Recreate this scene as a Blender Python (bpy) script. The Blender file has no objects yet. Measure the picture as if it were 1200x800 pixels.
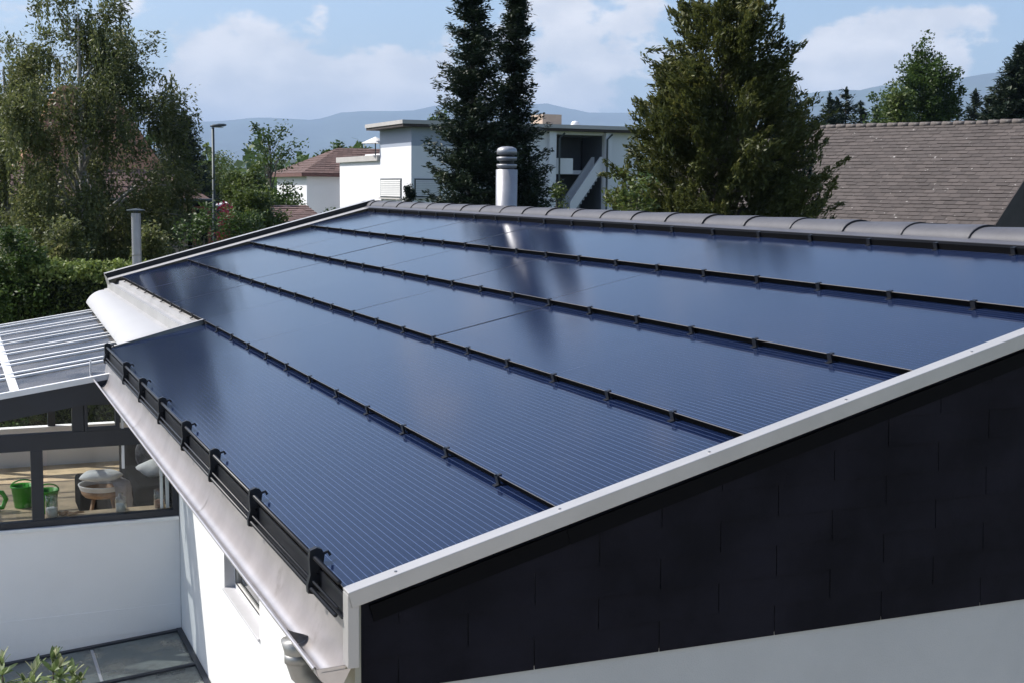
import bpy, math, random
import numpy as np
from mathutils import Vector, Matrix

# ------------------------------------------------------------------ camera
# World frame: origin at the near eave corner of the solar roof, +X up the roof slope
# (horizontal part), +Y along the eave away from the camera, metres.
FPX = 1555.8                       # focal length in pixels of the 1200 px wide photograph
YAW, PITCH, ROLL = 0.4026, 0.1142, 0.0104
CAM = np.array([-1.4067, -4.9236, 1.5879])
_f = np.array([math.sin(YAW)*math.cos(PITCH), math.cos(YAW)*math.cos(PITCH), -math.sin(PITCH)])
_r = np.array([math.cos(YAW), -math.sin(YAW), 0.0])
_u = np.cross(_r, _f)
CR = math.cos(ROLL)*_r + math.sin(ROLL)*_u
CU = -math.sin(ROLL)*_r + math.cos(ROLL)*_u
CF = _f
scene = bpy.context.scene
COL = scene.collection
cam_d = bpy.data.cameras.new('camera')
cam_d.sensor_width = 36.0
cam_d.lens = 36.0*FPX/1200.0
cam_d.clip_start = 0.1
cam_d.clip_end = 60000.0
cam_o = bpy.data.objects.new('camera', cam_d)
COL.objects.link(cam_o)
cam_o.matrix_world = Matrix(((CR[0], CU[0], -CF[0], CAM[0]), (CR[1], CU[1], -CF[1], CAM[1]),
                             (CR[2], CU[2], -CF[2], CAM[2]), (0, 0, 0, 1)))
scene.camera = cam_o

def ray(px, py):
    return CF + (px-600.0)/FPX*CR - (py-400.0)/FPX*CU
def at(px, py, d):
    return CAM + d*ray(px, py)
def atX(px, py, x):
    r = ray(px, py); return CAM + (x-CAM[0])/r[0]*r
def atY(px, py, y):
    r = ray(px, py); return CAM + (y-CAM[1])/r[1]*r
def atZ(px, py, z):
    r = ray(px, py); return CAM + (z-CAM[2])/r[2]*r

# ------------------------------------------------------------------ light
SUN = Vector((-0.56, 0.42, 0.72)).normalized()
SUN_EL = math.asin(SUN.z)
SUN_AZ = math.atan2(SUN.x, SUN.y)
sun_d = bpy.data.lights.new('sun', 'SUN')
sun_d.energy = 4.2
sun_d.angle = math.radians(0.53)
sun_d.color = (1.0, 0.955, 0.89)
sun_o = bpy.data.objects.new('sun', sun_d)
sun_o.rotation_euler = SUN.to_track_quat('Z', 'Y').to_euler()
COL.objects.link(sun_o)

scene.view_settings.view_transform = 'Standard'
scene.view_settings.look = 'None'
scene.view_settings.exposure = 0.55
scene.view_settings.gamma = 1.0
scene.view_settings.use_curve_mapping = False
scene.cycles.volume_bounces = 0
scene.cycles.max_bounces = 7
scene.cycles.diffuse_bounces = 3
scene.cycles.glossy_bounces = 3
scene.cycles.transparent_max_bounces = 24
scene.cycles.caustics_reflective = False
scene.cycles.caustics_refractive = False

# ------------------------------------------------------------------ node helpers
class NT:
    def __init__(s, tree):
        s.t = tree; s.n = tree.nodes; s.l = tree.links
    def node(s, typ, **kw):
        n = s.n.new(typ)
        for k, v in kw.items():
            setattr(n, k, v)
        return n
    def put(s, sock, v):
        if hasattr(v, 'is_output'):
            s.l.new(v, sock)
        else:
            sock.default_value = v
    def math(s, op, a, b=None, c=None, clamp=False):
        n = s.n.new('ShaderNodeMath'); n.operation = op; n.use_clamp = clamp
        s.put(n.inputs[0], a)
        if b is not None: s.put(n.inputs[1], b)
        if c is not None: s.put(n.inputs[2], c)
        return n.outputs[0]
    def noise(s, vec, scale, detail=4.0, rough=0.55, out='Fac'):
        n = s.n.new('ShaderNodeTexNoise')
        if vec is not None: s.l.new(vec, n.inputs['Vector'])
        n.inputs['Scale'].default_value = scale
        n.inputs['Detail'].default_value = detail
        n.inputs['Roughness'].default_value = rough
        return n.outputs[out]
    def ramp(s, fac, stops):
        n = s.n.new('ShaderNodeValToRGB')
        cr = n.color_ramp
        while len(cr.elements) < len(stops): cr.elements.new(0.5)
        for e, (p, c) in zip(cr.elements, stops):
            e.position = p; e.color = (c[0], c[1], c[2], 1)
        s.put(n.inputs[0], fac)
        return n.outputs['Color']
    def smooth(s, v, lo, hi):
        n = s.n.new('ShaderNodeMapRange'); n.interpolation_type = 'SMOOTHSTEP'
        s.put(n.inputs['Value'], v)
        n.inputs['From Min'].default_value = lo; n.inputs['From Max'].default_value = hi
        return n.outputs['Result']
    def mix(s, fac, a, b):
        n = s.n.new('ShaderNodeMix'); n.data_type = 'RGBA'
        s.put(n.inputs[0], fac); s.put(n.inputs[6], a); s.put(n.inputs[7], b)
        return n.outputs[2]
    def xyz(s, x, y, z):
        n = s.n.new('ShaderNodeCombineXYZ')
        for i, v in enumerate((x, y, z)): s.put(n.inputs[i], v)
        return n.outputs[0]

# ------------------------------------------------------------------ world: sky with clouds
SKY_STRENGTH = 0.132
world = bpy.data.worlds.new('World')
scene.world = world
world.use_nodes = True
w = NT(world.node_tree)
w.n.clear()
sky = w.node('ShaderNodeTexSky', sky_type='NISHITA')
sky.sun_disc = False
sky.sun_elevation = SUN_EL
sky.sun_rotation = SUN_AZ
sky.altitude = 450.0
sky.air_density = 1.0
sky.dust_density = 3.4
sky.ozone_density = 3.2
tc = w.node('ShaderNodeTexCoord')
sep = w.node('ShaderNodeSeparateXYZ')
w.l.new(tc.outputs['Generated'], sep.inputs[0])
dx, dy, dz = sep.outputs
az = w.math('ARCTAN2', dx, dy)
el = w.math('ARCSINE', dz)
def azel(px, py):
    v = ray(px, py); v = v/np.linalg.norm(v)
    return math.atan2(v[0], v[1]), math.asin(v[2])
# cloud field: fractal noise over azimuth/elevation, wider than tall, with a layer of coverage
cv = w.xyz(w.math('MULTIPLY', az, 9.0), w.math('MULTIPLY', el, 15.0), 3.7)
n_fine = w.noise(cv, 2.1, 9.0, 0.58)
lowv = w.xyz(w.math('MULTIPLY', az, 3.0), w.math('MULTIPLY', el, 7.0), 11.3)
n_low = w.noise(lowv, 1.0, 3.0, 0.5)
cov = w.math('MULTIPLY', w.math('SUBTRACT', n_low, 0.50), 1.0)
# cumulus heaps seen in the photograph (direction, half sizes in photo pixels, weight)
HEAPS = [(400, 108, 150, 40, .72), (310, 132, 230, 20, .55), (1000, 108, 220, 16, .35), (250, 80, 60, 45, .42), (300, 55, 26, 30, .25), (372, 15, 26, 22, .40),
         (690, 45, 85, 55, .42), (655, 105, 60, 30, .30), (960, 75, 45, 30, .34), (1050, 60, 75, 28, .46),
         (1100, 20, 120, 16, .36), (1010, 95, 75, 18, .28), (1185, 48, 40, 10, .3), (600, 160, 520, 20, .25)]
for (hx, hy, sx, sy, wt) in HEAPS:
    a0, e0 = azel(hx, hy)
    g = w.math('ADD', w.math('POWER', w.math('DIVIDE', w.math('SUBTRACT', az, a0), sx/FPX), 2.0),
               w.math('POWER', w.math('DIVIDE', w.math('SUBTRACT', el, e0), sy/FPX), 2.0))
    g = w.math('MULTIPLY', w.math('EXPONENT', w.math('MULTIPLY', g, -1.0)), wt)
    cov = w.math('ADD', cov, g)
dens = w.math('ADD', n_fine, w.math('MULTIPLY', cov, 0.55))
dens = w.smooth(dens, 0.585, 0.715)
shade = w.noise(cv, 2.4, 5.0, 0.55)
ccol = w.mix(w.smooth(shade, 0.35, 0.68), (5.2, 4.9, 4.75, 1), (7.1, 6.5, 6.05, 1))
skycol = w.mix(w.math('MULTIPLY', dens, 0.74), sky.outputs['Color'], ccol)
bg = w.node('ShaderNodeBackground')
w.l.new(skycol, bg.inputs['Color'])
bg.inputs['Strength'].default_value = SKY_STRENGTH
wo = w.node('ShaderNodeOutputWorld')
w.l.new(bg.outputs[0], wo.inputs['Surface'])

# ------------------------------------------------------------------ materials
MATS = {}
def principled(name, base, rough=0.6, metallic=0.0, var=0.0, vscale=3.0, bump=0.0, bscale=40.0,
               spec=0.5, dirt=None, coords='Object'):
    m = bpy.data.materials.new(name); m.use_nodes = True
    t = NT(m.node_tree); b = t.n['Principled BSDF']
    b.inputs['Roughness'].default_value = rough
    b.inputs['Metallic'].default_value = metallic
    b.inputs['Specular IOR Level'].default_value = spec
    c = t.node('ShaderNodeTexCoord').outputs[coords]
    col = (base[0], base[1], base[2], 1)
    if var > 0:
        n = t.noise(c, vscale, 5.0, 0.6)
        col = t.mix(t.smooth(n, 0.3, 0.7), tuple(x*(1-var) for x in base)+(1,), tuple(min(1, x*(1+var)) for x in base)+(1,))
    if dirt:
        n2 = t.noise(c, dirt[0], 6.0, 0.65)
        col = t.mix(t.smooth(n2, dirt[1], dirt[1]+0.16), col, dirt[2]+(1,))
    if hasattr(col, 'is_output'): t.l.new(col, b.inputs['Base Color'])
    else: b.inputs['Base Color'].default_value = col
    if bump > 0:
        bn = t.node('ShaderNodeBump'); bn.inputs['Strength'].default_value = bump
        bn.inputs['Distance'].default_value = 0.01
        t.l.new(t.noise(c, bscale, 5.0, 0.6), bn.inputs['Height'])
        t.l.new(bn.outputs[0], b.inputs['Normal'])
    MATS[name] = m
    return m

def leaf_mat(name, dark, light, warm=None, trans=0.3):
    m = bpy.data.materials.new(name); m.use_nodes = True
    t = NT(m.node_tree); b = t.n['Principled BSDF']
    at_ = t.node('ShaderNodeAttribute', attribute_name='tint')
    stops = [(0.0, dark), (0.75, light)]
    stops.append((1.0, warm if warm else tuple(min(1, x*1.25) for x in light)))
    col = t.ramp(at_.outputs['Fac'], stops)
    t.l.new(col, b.inputs['Base Color'])
    b.inputs['Roughness'].default_value = 0.5
    b.inputs['Specular IOR Level'].default_value = 0.35
    tr = t.node('ShaderNodeBsdfTranslucent')
    t.l.new(col, tr.inputs['Color'])
    mx = t.node('ShaderNodeMixShader'); mx.inputs[0].default_value = trans
    t.l.new(b.outputs[0], mx.inputs[1]); t.l.new(tr.outputs[0], mx.inputs[2])
    t.l.new(mx.outputs[0], t.n['Material Output'].inputs['Surface'])
    MATS[name] = m
    return m

def glass_mat(name, tint, rough=0.02, refl_boost=1.0, film=None):
    m = bpy.data.materials.new(name); m.use_nodes = True
    t = NT(m.node_tree); t.n.remove(t.n['Principled BSDF'])
    tr = t.node('ShaderNodeBsdfTransparent'); tr.inputs['Color'].default_value = tint+(1,)
    gl = t.node('ShaderNodeBsdfGlossy'); gl.inputs['Roughness'].default_value = rough
    gl.inputs['Color'].default_value = (1, 1, 1, 1)
    ge = t.node('ShaderNodeNewGeometry'); vd = t.node('ShaderNodeVectorMath', operation='DOT_PRODUCT')
    t.l.new(ge.outputs['Incoming'], vd.inputs[0]); t.l.new(ge.outputs['Normal'], vd.inputs[1])
    cs_ = t.math('ABSOLUTE', vd.outputs['Value'])
    fr = t.math('ADD', 0.04, t.math('MULTIPLY', t.math('POWER', t.math('SUBTRACT', 1.0, cs_), 5.0), 0.96))
    fac = t.math('MULTIPLY', fr, refl_boost, clamp=True)
    mx = t.node('ShaderNodeMixShader')
    t.l.new(fac, mx.inputs[0]); t.l.new(tr.outputs[0], mx.inputs[1]); t.l.new(gl.outputs[0], mx.inputs[2])
    out = mx.outputs[0]
    if film:
        df = t.node('ShaderNodeBsdfDiffuse'); df.inputs['Color'].default_value = film[0]+(1,)
        m2 = t.node('ShaderNodeMixShader')
        c = t.node('ShaderNodeTexCoord').outputs['Object']
        n = t.noise(c, 2.2, 5.0, 0.6)
        t.l.new(t.math('MULTIPLY', t.smooth(n, 0.2, 0.8), film[1]*2), m2.inputs[0])
        t.l.new(out, m2.inputs[1]); t.l.new(df.outputs[0], m2.inputs[2])
        out = m2.outputs[0]
    t.l.new(out, t.n['Material Output'].inputs['Surface'])
    MATS[name] = m
    return m

def panel_mat():
    m = bpy.data.materials.new('solar_glass'); m.use_nodes = True
    t = NT(m.node_tree); b = t.n['Principled BSDF']
    c = t.node('ShaderNodeTexCoord').outputs['Object']
    s = t.node('ShaderNodeSeparateXYZ'); t.l.new(c, s.inputs[0])
    fx = t.math('FRACT', t.math('DIVIDE', s.outputs[0], 0.0312))
    line = t.math('SUBTRACT', 1.0, t.smooth(t.math('ABSOLUTE', t.math('SUBTRACT', fx, 0.5)), 0.02, 0.10))
    fy = t.math('FRACT', t.math('DIVIDE', s.outputs[1], 0.1585))
    cell = t.math('SUBTRACT', 1.0, t.smooth(t.math('ABSOLUTE', t.math('SUBTRACT', fy, 0.5)), 0.004, 0.02))
    n = t.noise(c, 1.1, 3.0, 0.5)
    base = t.mix(n, (0.0045, 0.010, 0.034, 1), (0.007, 0.0135, 0.043, 1))
    base = t.mix(t.math('MULTIPLY', line, 0.36), base, (0.13, 0.18, 0.32, 1))
    base = t.mix(t.math('MULTIPLY', cell, 0.35), base, (0.004, 0.006, 0.012, 1))
    dust = t.noise(c, 5.0, 6.0, 0.65)
    base = t.mix(t.math('MULTIPLY', t.smooth(dust, 0.50, 0.8), 0.018), base, (0.30, 0.29, 0.27, 1))
    t.l.new(base, b.inputs['Base Color'])
    b.inputs['IOR'].default_value = 1.34
    rg = t.noise(c, 0.9, 4.0, 0.6)
    t.l.new(t.math('ADD', 0.09, t.math('MULTIPLY', rg, 0.06)), b.inputs['Roughness'])
    bn = t.node('ShaderNodeBump'); bn.inputs['Strength'].default_value = 0.03; bn.inputs['Distance'].default_value = 0.01
    t.l.new(t.noise(c, 1.7, 3.0, 0.5), bn.inputs['Height'])
    t.l.new(bn.outputs[0], b.inputs['Normal'])
    MATS['solar_glass'] = m
panel_mat()

def shingle_mat(name, base, lichen, lich=0.66):
    """colour of the separately built tiles: a tint for each tile plus lichen and grime"""
    m = bpy.data.materials.new(name); m.use_nodes = True
    t = NT(m.node_tree); b = t.n['Principled BSDF']
    at_ = t.node('ShaderNodeAttribute', attribute_name='tint')
    c = t.node('ShaderNodeTexCoord').outputs['Object']
    col = t.ramp(at_.outputs['Fac'], [(0.0, tuple(x*0.74 for x in base)), (0.55, base), (1.0, tuple(x*1.22 for x in base))])
    n = t.noise(c, 0.5, 5.0, 0.6)
    col = t.mix(t.math('MULTIPLY', t.smooth(n, 0.3, 0.75), 0.5), col, tuple(x*1.12 for x in base)+(1,))
    n2 = t.noise(c, 6.0, 4.0, 0.7)
    col = t.mix(t.smooth(n2, lich, lich+0.05), col, lichen+(1,))
    t.l.new(col, b.inputs['Base Color'])
    b.inputs['Roughness'].default_value = 0.85
    MATS[name] = m

principled('white_render', (0.80, 0.80, 0.79), 0.85, var=0.03, vscale=1.2, bump=0.25, bscale=120, dirt=(1.6, 0.66, (0.66, 0.65, 0.62)))
principled('grey_render', (0.44, 0.45, 0.445), 0.85, var=0.05, vscale=1.3, bump=0.3, bscale=140)
principled('annex_render', (0.86, 0.85, 0.845), 0.8, var=0.03, vscale=0.9, bump=0.15, bscale=100, dirt=(1.1, 0.62, (0.79, 0.785, 0.78)))
principled('gutter_metal', (0.56, 0.525, 0.515), 0.33, metallic=0.7, var=0.10, vscale=4.0, bump=0.05, bscale=9, dirt=(3.5, 0.60, (0.42, 0.385, 0.365)))
principled('verge_metal', (0.45, 0.44, 0.43), 0.42, metallic=0.35, var=0.06, vscale=3.0, bump=0.04, bscale=12, dirt=(6.0, 0.70, (0.5, 0.5, 0.5)))
principled('black_metal', (0.008, 0.009, 0.013), 0.42, metallic=0.0, spec=0.4, var=0.2, vscale=20)
principled('black_edge', (0.003, 0.003, 0.004), 0.7, spec=0.08)
principled('glass_edge', (0.30, 0.28, 0.27), 0.3)  # pale tone paints in the light caught by polished glass edges
principled('ridge_tile', (0.075, 0.074, 0.083), 0.55, var=0.12, vscale=5.0, bump=0.15, bscale=60, dirt=(9.0, 0.66, (0.11, 0.11, 0.11)))
principled('ridge_strip', (0.11, 0.11, 0.125), 0.5, metallic=0.3, var=0.1)
principled('slate_dark', (0.0088, 0.0084, 0.0125), 0.75, var=0.35, vscale=2.5, bump=0.2, bscale=70, spec=0.1)
principled('slate_joint', (0.016, 0.0155, 0.018), 0.8, var=0.9, vscale=4)
principled('beige_strip', (0.33, 0.32, 0.26), 0.7, var=0.08)
principled('apron_sheet', (0.41, 0.41, 0.415), 0.55, var=0.02, vscale=1.5, dirt=(2.2, 0.60, (0.36, 0.355, 0.345)))
principled('trough_sheet', (0.36, 0.355, 0.35), 0.5, var=0.10, vscale=2.0, dirt=(4.0, 0.60, (0.25, 0.24, 0.22)))
principled('anthracite', (0.010, 0.014, 0.024), 0.42, var=0.12, vscale=3.0, spec=0.5)
principled('white_paint', (0.80, 0.80, 0.80), 0.5, var=0.03)
principled('white_profile', (0.75, 0.75, 0.76), 0.4, var=0.04)
principled('steel', (0.34, 0.34, 0.355), 0.42, metallic=0.5, var=0.08, vscale=6, bump=0.03, bscale=20)
principled('steel_dull', (0.30, 0.30, 0.29), 0.45, metallic=0.6, var=0.1, vscale=6)
principled('dark_gap_shade', (0.01, 0.01, 0.012), 0.7)
principled('reveal_grey', (0.50, 0.50, 0.52), 0.7, var=0.04)
principled('wood_floor', (0.50, 0.38, 0.24), 0.6, var=0.2, vscale=4.0)
principled('wood_leg', (0.36, 0.21, 0.11), 0.5, var=0.2, vscale=12)
principled('beige_wall', (0.44, 0.40, 0.33), 0.8, var=0.08)
principled('sofa_cloth', (0.0055, 0.0058, 0.007), 0.9, spec=0.1, var=0.25, vscale=9, bump=0.3, bscale=150)
principled('white_cloth', (0.80, 0.79, 0.76), 0.9, var=0.06, vscale=9, bump=0.5, bscale=30)
principled('grey_cloth', (0.50, 0.47, 0.51), 0.9, var=0.15, vscale=7, bump=0.5, bscale=30)
principled('basket_white', (0.72, 0.70, 0.68), 0.7, var=0.06)
principled('green_plastic', (0.06, 0.42, 0.04), 0.35, var=0.08)
principled('fur_grey', (0.10, 0.10, 0.11), 0.95, var=0.6, vscale=14, bump=0.6, bscale=60)
principled('jar_content', (0.42, 0.16, 0.08), 0.6, var=0.4, vscale=30)
principled('grass', (0.085, 0.105, 0.045), 0.95, var=0.4, vscale=0.35, bump=0.5, bscale=30)
principled('fields', (0.07, 0.10, 0.04), 0.95, var=0.45, vscale=0.004)
principled('forest_far', (0.022, 0.040, 0.018), 0.95, var=0.5, vscale=0.02)
principled('mountain', (0.035, 0.055, 0.035), 0.95, var=0.45, vscale=0.0016)
principled('bark', (0.10, 0.085, 0.07), 0.9, var=0.4, vscale=6.0, bump=0.8, bscale=25)
principled('bark_pale', (0.30, 0.28, 0.25), 0.85, var=0.5, vscale=5.0, bump=0.6, bscale=25)
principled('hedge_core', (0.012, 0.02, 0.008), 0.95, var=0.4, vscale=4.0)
principled('bld_white', (0.74, 0.74, 0.76), 0.8, var=0.02, vscale=0.4)
principled('bld_blue', (0.34, 0.38, 0.46), 0.8, var=0.03, vscale=0.4)
principled('bld_roof_edge', (0.45, 0.43, 0.41), 0.7, var=0.06, vscale=0.6)
principled('shutter', (0.62, 0.62, 0.60), 0.6, var=0.03)
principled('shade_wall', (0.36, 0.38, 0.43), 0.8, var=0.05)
principled('house_beige', (0.46, 0.36, 0.28), 0.85, var=0.06)
principled('brown_trim', (0.13, 0.06, 0.05), 0.7, var=0.15)
principled('soffit_brown', (0.055, 0.042, 0.038), 0.8, var=0.15)
principled('red_frame', (0.28, 0.10, 0.08), 0.6, var=0.1)
principled('lamp_grey', (0.055, 0.068, 0.072), 0.5, metallic=0.3, var=0.1)
principled('lamp_glass', (0.55, 0.56, 0.55), 0.3)
principled('pot', (0.16, 0.08, 0.05), 0.8, var=0.2)
principled('loggia_shade', (0.09, 0.10, 0.12), 0.8, var=0.06)  # shade under the loggia roof, put into the colour
principled('door_dark', (0.02, 0.021, 0.025), 0.4)
principled('bounce_paving', (0.52, 0.47, 0.40), 0.85, var=0.12, vscale=0.8, bump=0.3, bscale=60)
shingle_mat('slate_roof', (0.078, 0.064, 0.058), (0.42, 0.40, 0.37))
shingle_mat('tile_orange', (0.40, 0.20, 0.12), (0.50, 0.40, 0.32))
shingle_mat('tile_brown', (0.15, 0.092, 0.078), (0.40, 0.33, 0.30))
shingle_mat('tile_far', (0.12, 0.07, 0.058), (0.26, 0.20, 0.17))
glass_mat('clear_glass', (0.95, 0.965, 0.96), 0.01, 0.30)
glass_mat('jar_glass', (0.78, 0.82, 0.82), 0.02, 2.5)
glass_mat('roof_sheet', (0.50, 0.53, 0.56), 0.10, 1.2, film=((0.30, 0.295, 0.30), 0.24))
glass_mat('canopy_glass', (0.42, 0.46, 0.45), 0.05, 1.2, film=((0.20, 0.22, 0.21), 0.85))
glass_mat('window_glass', (0.35, 0.38, 0.38), 0.01, 1.4)
leaf_mat('leaf_birch', (0.040, 0.054, 0.018), (0.150, 0.170, 0.058), (0.28, 0.26, 0.12), 0.42)
leaf_mat('leaf_spruce', (0.010, 0.020, 0.012), (0.026, 0.044, 0.022), (0.055, 0.070, 0.032), 0.12)
leaf_mat('leaf_thuja', (0.040, 0.050, 0.014), (0.115, 0.128, 0.034), (0.22, 0.19, 0.060), 0.35)
leaf_mat('leaf_green', (0.030, 0.055, 0.012), (0.075, 0.125, 0.028), (0.13, 0.17, 0.05), 0.35)
leaf_mat('leaf_lime', (0.055, 0.085, 0.018), (0.12, 0.16, 0.038), (0.18, 0.20, 0.07), 0.35)
leaf_mat('leaf_hedge', (0.010, 0.017, 0.005), (0.19, 0.25, 0.055), (0.30, 0.34, 0.12), 0.25)  # dark end paints the shaded front, pale end the sunlit top
leaf_mat('leaf_red', (0.26, 0.01, 0.03), (0.45, 0.03, 0.08), (0.55, 0.12, 0.18), 0.2)
leaf_mat('leaf_laurel', (0.06, 0.10, 0.03), (0.16, 0.22, 0.08), (0.40, 0.42, 0.26), 0.3)

# ------------------------------------------------------------------ mesh helpers
class MB:
    def __init__(s):
        s.v = []; s.f = []; s.m = []; s.t = {}
    def quad(s, a, b, c, d, mi=0, tint=None):
        n = len(s.v); s.v += [tuple(a), tuple(b), tuple(c), tuple(d)]; s.f.append((n, n+1, n+2, n+3)); s.m.append(mi)
        if tint is not None: s.t[len(s.f)-1] = tint
        return s
    def poly(s, pts, mi=0):
        n = len(s.v); s.v += [tuple(p) for p in pts]; s.f.append(tuple(range(n, n+len(pts)))); s.m.append(mi); return s
    def box(s, x0, x1, y0, y1, z0, z1, mi=0):
        n = len(s.v)
        s.v += [(x0, y0, z0), (x1, y0, z0), (x1, y1, z0), (x0, y1, z0), (x0, y0, z1), (x1, y0, z1), (x1, y1, z1), (x0, y1, z1)]
        for q in ((0, 3, 2, 1), (4, 5, 6, 7), (0, 1, 5, 4), (1, 2, 6, 5), (2, 3, 7, 6), (3, 0, 4, 7)):
            s.f.append(tuple(n+i for i in q)); s.m.append(mi)
        return s
    def bar(s, p, q, wd, ht, up=(0, 0, 1), mi=0):
        """box beam from p to q, width wd (sideways) and height ht (along up)"""
        p = np.array(p, float); q = np.array(q, float); d = q-p; d = d/np.linalg.norm(d)
        up = np.array(up, float); side = np.cross(d, up); side /= np.linalg.norm(side); up = np.cross(side, d)
        n = len(s.v)
        for e in (p, q):
            for a, b in ((-1, -1), (1, -1), (1, 1), (-1, 1)):
                s.v.append(tuple(e + side*a*wd/2 + up*b*ht/2))
        for qd in ((0, 1, 2, 3), (7, 6, 5, 4), (0, 4, 5, 1), (1, 5, 6, 2), (2, 6, 7, 3), (3, 7, 4, 0)):
            s.f.append(tuple(n+i for i in qd)); s.m.append(mi)
        return s
    def tube(s, pts, rad, n=8, mi=0, cap=True):
        pts = [np.array(p, float) for p in pts]
        rads = rad if hasattr(rad, '__len__') else [rad]*len(pts)
        base = len(s.v); prev = None
        for i, p in enumerate(pts):
            d = (pts[min(i+1, len(pts)-1)]-pts[max(i-1, 0)]); d = d/(np.linalg.norm(d)+1e-12)
            a = prev if prev is not None else (np.array([1, 0, 0]) if abs(d[0]) < 0.8 else np.array([0, 1, 0]))
            a = a - d*(a@d); a /= np.linalg.norm(a); b = np.cross(d, a); prev = a
            for k in range(n):
                t = 2*math.pi*k/n
                s.v.append(tuple(p + rads[i]*(math.cos(t)*a+math.sin(t)*b)))
        for i in range(len(pts)-1):
            for k in range(n):
                k2 = (k+1) % n
                s.f.append((base+i*n+k, base+i*n+k2, base+(i+1)*n+k2, base+(i+1)*n+k)); s.m.append(mi)
        if cap:
            s.f.append(tuple(base+k for k in reversed(range(n)))); s.m.append(mi)
            e = base+(len(pts)-1)*n
            s.f.append(tuple(e+k for k in range(n))); s.m.append(mi)
        return s
    def lathe(s, c, prof, n=24, mi=0):
        """prof: list of (r, z) around vertical axis at c"""
        base = len(s.v)
        for r, z in prof:
            for k in range(n):
                t = 2*math.pi*k/n
                s.v.append((c[0]+r*math.cos(t), c[1]+r*math.sin(t), c[2]+z))
        for i in range(len(prof)-1):
            for k in range(n):
                k2 = (k+1) % n
                s.f.append((base+i*n+k, base+i*n+k2, base+(i+1)*n+k2, base+(i+1)*n+k)); s.m.append(mi)
        return s
    def sheet(s, prof, y0, y1, mi=0, thick=0.0):
        """profile [(x,z)...] extruded along Y; optional thickness downwards"""
        base = len(s.v)
        for y in (y0, y1):
            for x, z in prof: s.v.append((x, y, z))
        k = len(prof)
        for i in range(k-1):
            s.f.append((base+i, base+i+1, base+k+i+1, base+k+i)); s.m.append(mi)
        return s

WL = {}
def wloc(o):
    return WL.get(o.name, np.zeros(3))
def empty(name, loc):
    o = bpy.data.objects.new(name, None); COL.objects.link(o); o.location = tuple(loc)
    o.empty_display_size = 0.2
    WL[o.name] = np.array(loc, float)
    return o
def tag(o, label, cat=None, group=None, kind=None):
    if label: o['label'] = label
    if cat: o['category'] = cat
    if group: o['group'] = group
    if kind: o['kind'] = kind
    return o
def make_mesh(name, mb, mats, smooth=False, origin=(0, 0, 0), bevel=0):
    me = bpy.data.meshes.new(name)
    org = np.array(origin, float)
    me.from_pydata([tuple(np.array(v)-org) for v in mb.v], [], mb.f)
    for mt in (mats if isinstance(mats, (list, tuple)) else [mats]):
        me.materials.append(MATS[mt])
    me.polygons.foreach_set('material_index', mb.m)
    if smooth: me.polygons.foreach_set('use_smooth', [True]*len(mb.f))
    if mb.t:
        at_ = me.attributes.new('tint', 'FLOAT', 'FACE')
        at_.data.foreach_set('value', [mb.t.get(i, .5) for i in range(len(mb.f))])
    me.update()
    return me
def build(name, mb, mats, parent=None, smooth=False, bevel=0.0, origin=None):
    """one mesh object; coordinates in mb are world coordinates"""
    if origin is None:
        origin = wloc(parent) if parent is not None else np.zeros(3)
    me = make_mesh(name, mb, mats, smooth, origin)
    o = bpy.data.objects.new(name, me); COL.objects.link(o)
    if parent is not None:
        o.parent = parent
        o.location = tuple(np.array(origin)-wloc(parent))
    else:
        o.location = tuple(origin)
    WL[o.name] = np.array(origin, float)
    if bevel > 0:
        bv = o.modifiers.new('bevel', 'BEVEL'); bv.width = bevel; bv.segments = 2; bv.limit_method = 'ANGLE'
        bv.angle_limit = math.radians(40)
    return o
def put(name, me, loc, parent, rot=None, scale=None):
    """another object of shared mesh data at world loc"""
    o = bpy.data.objects.new(name, me); COL.objects.link(o); o.parent = parent
    o.location = tuple(np.array(loc)-wloc(parent))
    if rot: o.rotation_euler = rot
    if scale: o.scale = scale
    WL[o.name] = np.array(loc, float)
    return o

# ================================================================== SETTING
GZ = -5.6          # garden level beside the house
GZ2 = -3.6         # higher level beyond
def ground_z(y):
    if y < 9: return GZ
    if y > 21: return GZ2
    t = (y-9)/12.0; return GZ+(GZ2-GZ)*t*t*(3-2*t)
g = MB()
ys = [-400, -30, 0, 9, 11, 13, 15, 17, 19, 21, 40, 90, 250, 800, 2500, 7000, 22000]
xs = [-16000, -4000, -900, -250, -80, -30, -10, 0, 10, 30, 80, 250, 900, 4000, 16000]
for j in range(len(ys)-1):
    for i in range(len(xs)-1):
        mi = 0 if ys[j] < 90 and abs(xs[i]) < 250 else 1
        g.quad((xs[i], ys[j], ground_z(ys[j])), (xs[i+1], ys[j], ground_z(ys[j])),
               (xs[i+1], ys[j+1], ground_z(ys[j+1])), (xs[i], ys[j+1], ground_z(ys[j+1])), mi)
gr = build('ground', g, ['grass', 'fields'])
tag(gr, 'grassy ground with gardens and fields reaching to the mountains', kind='structure')

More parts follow.
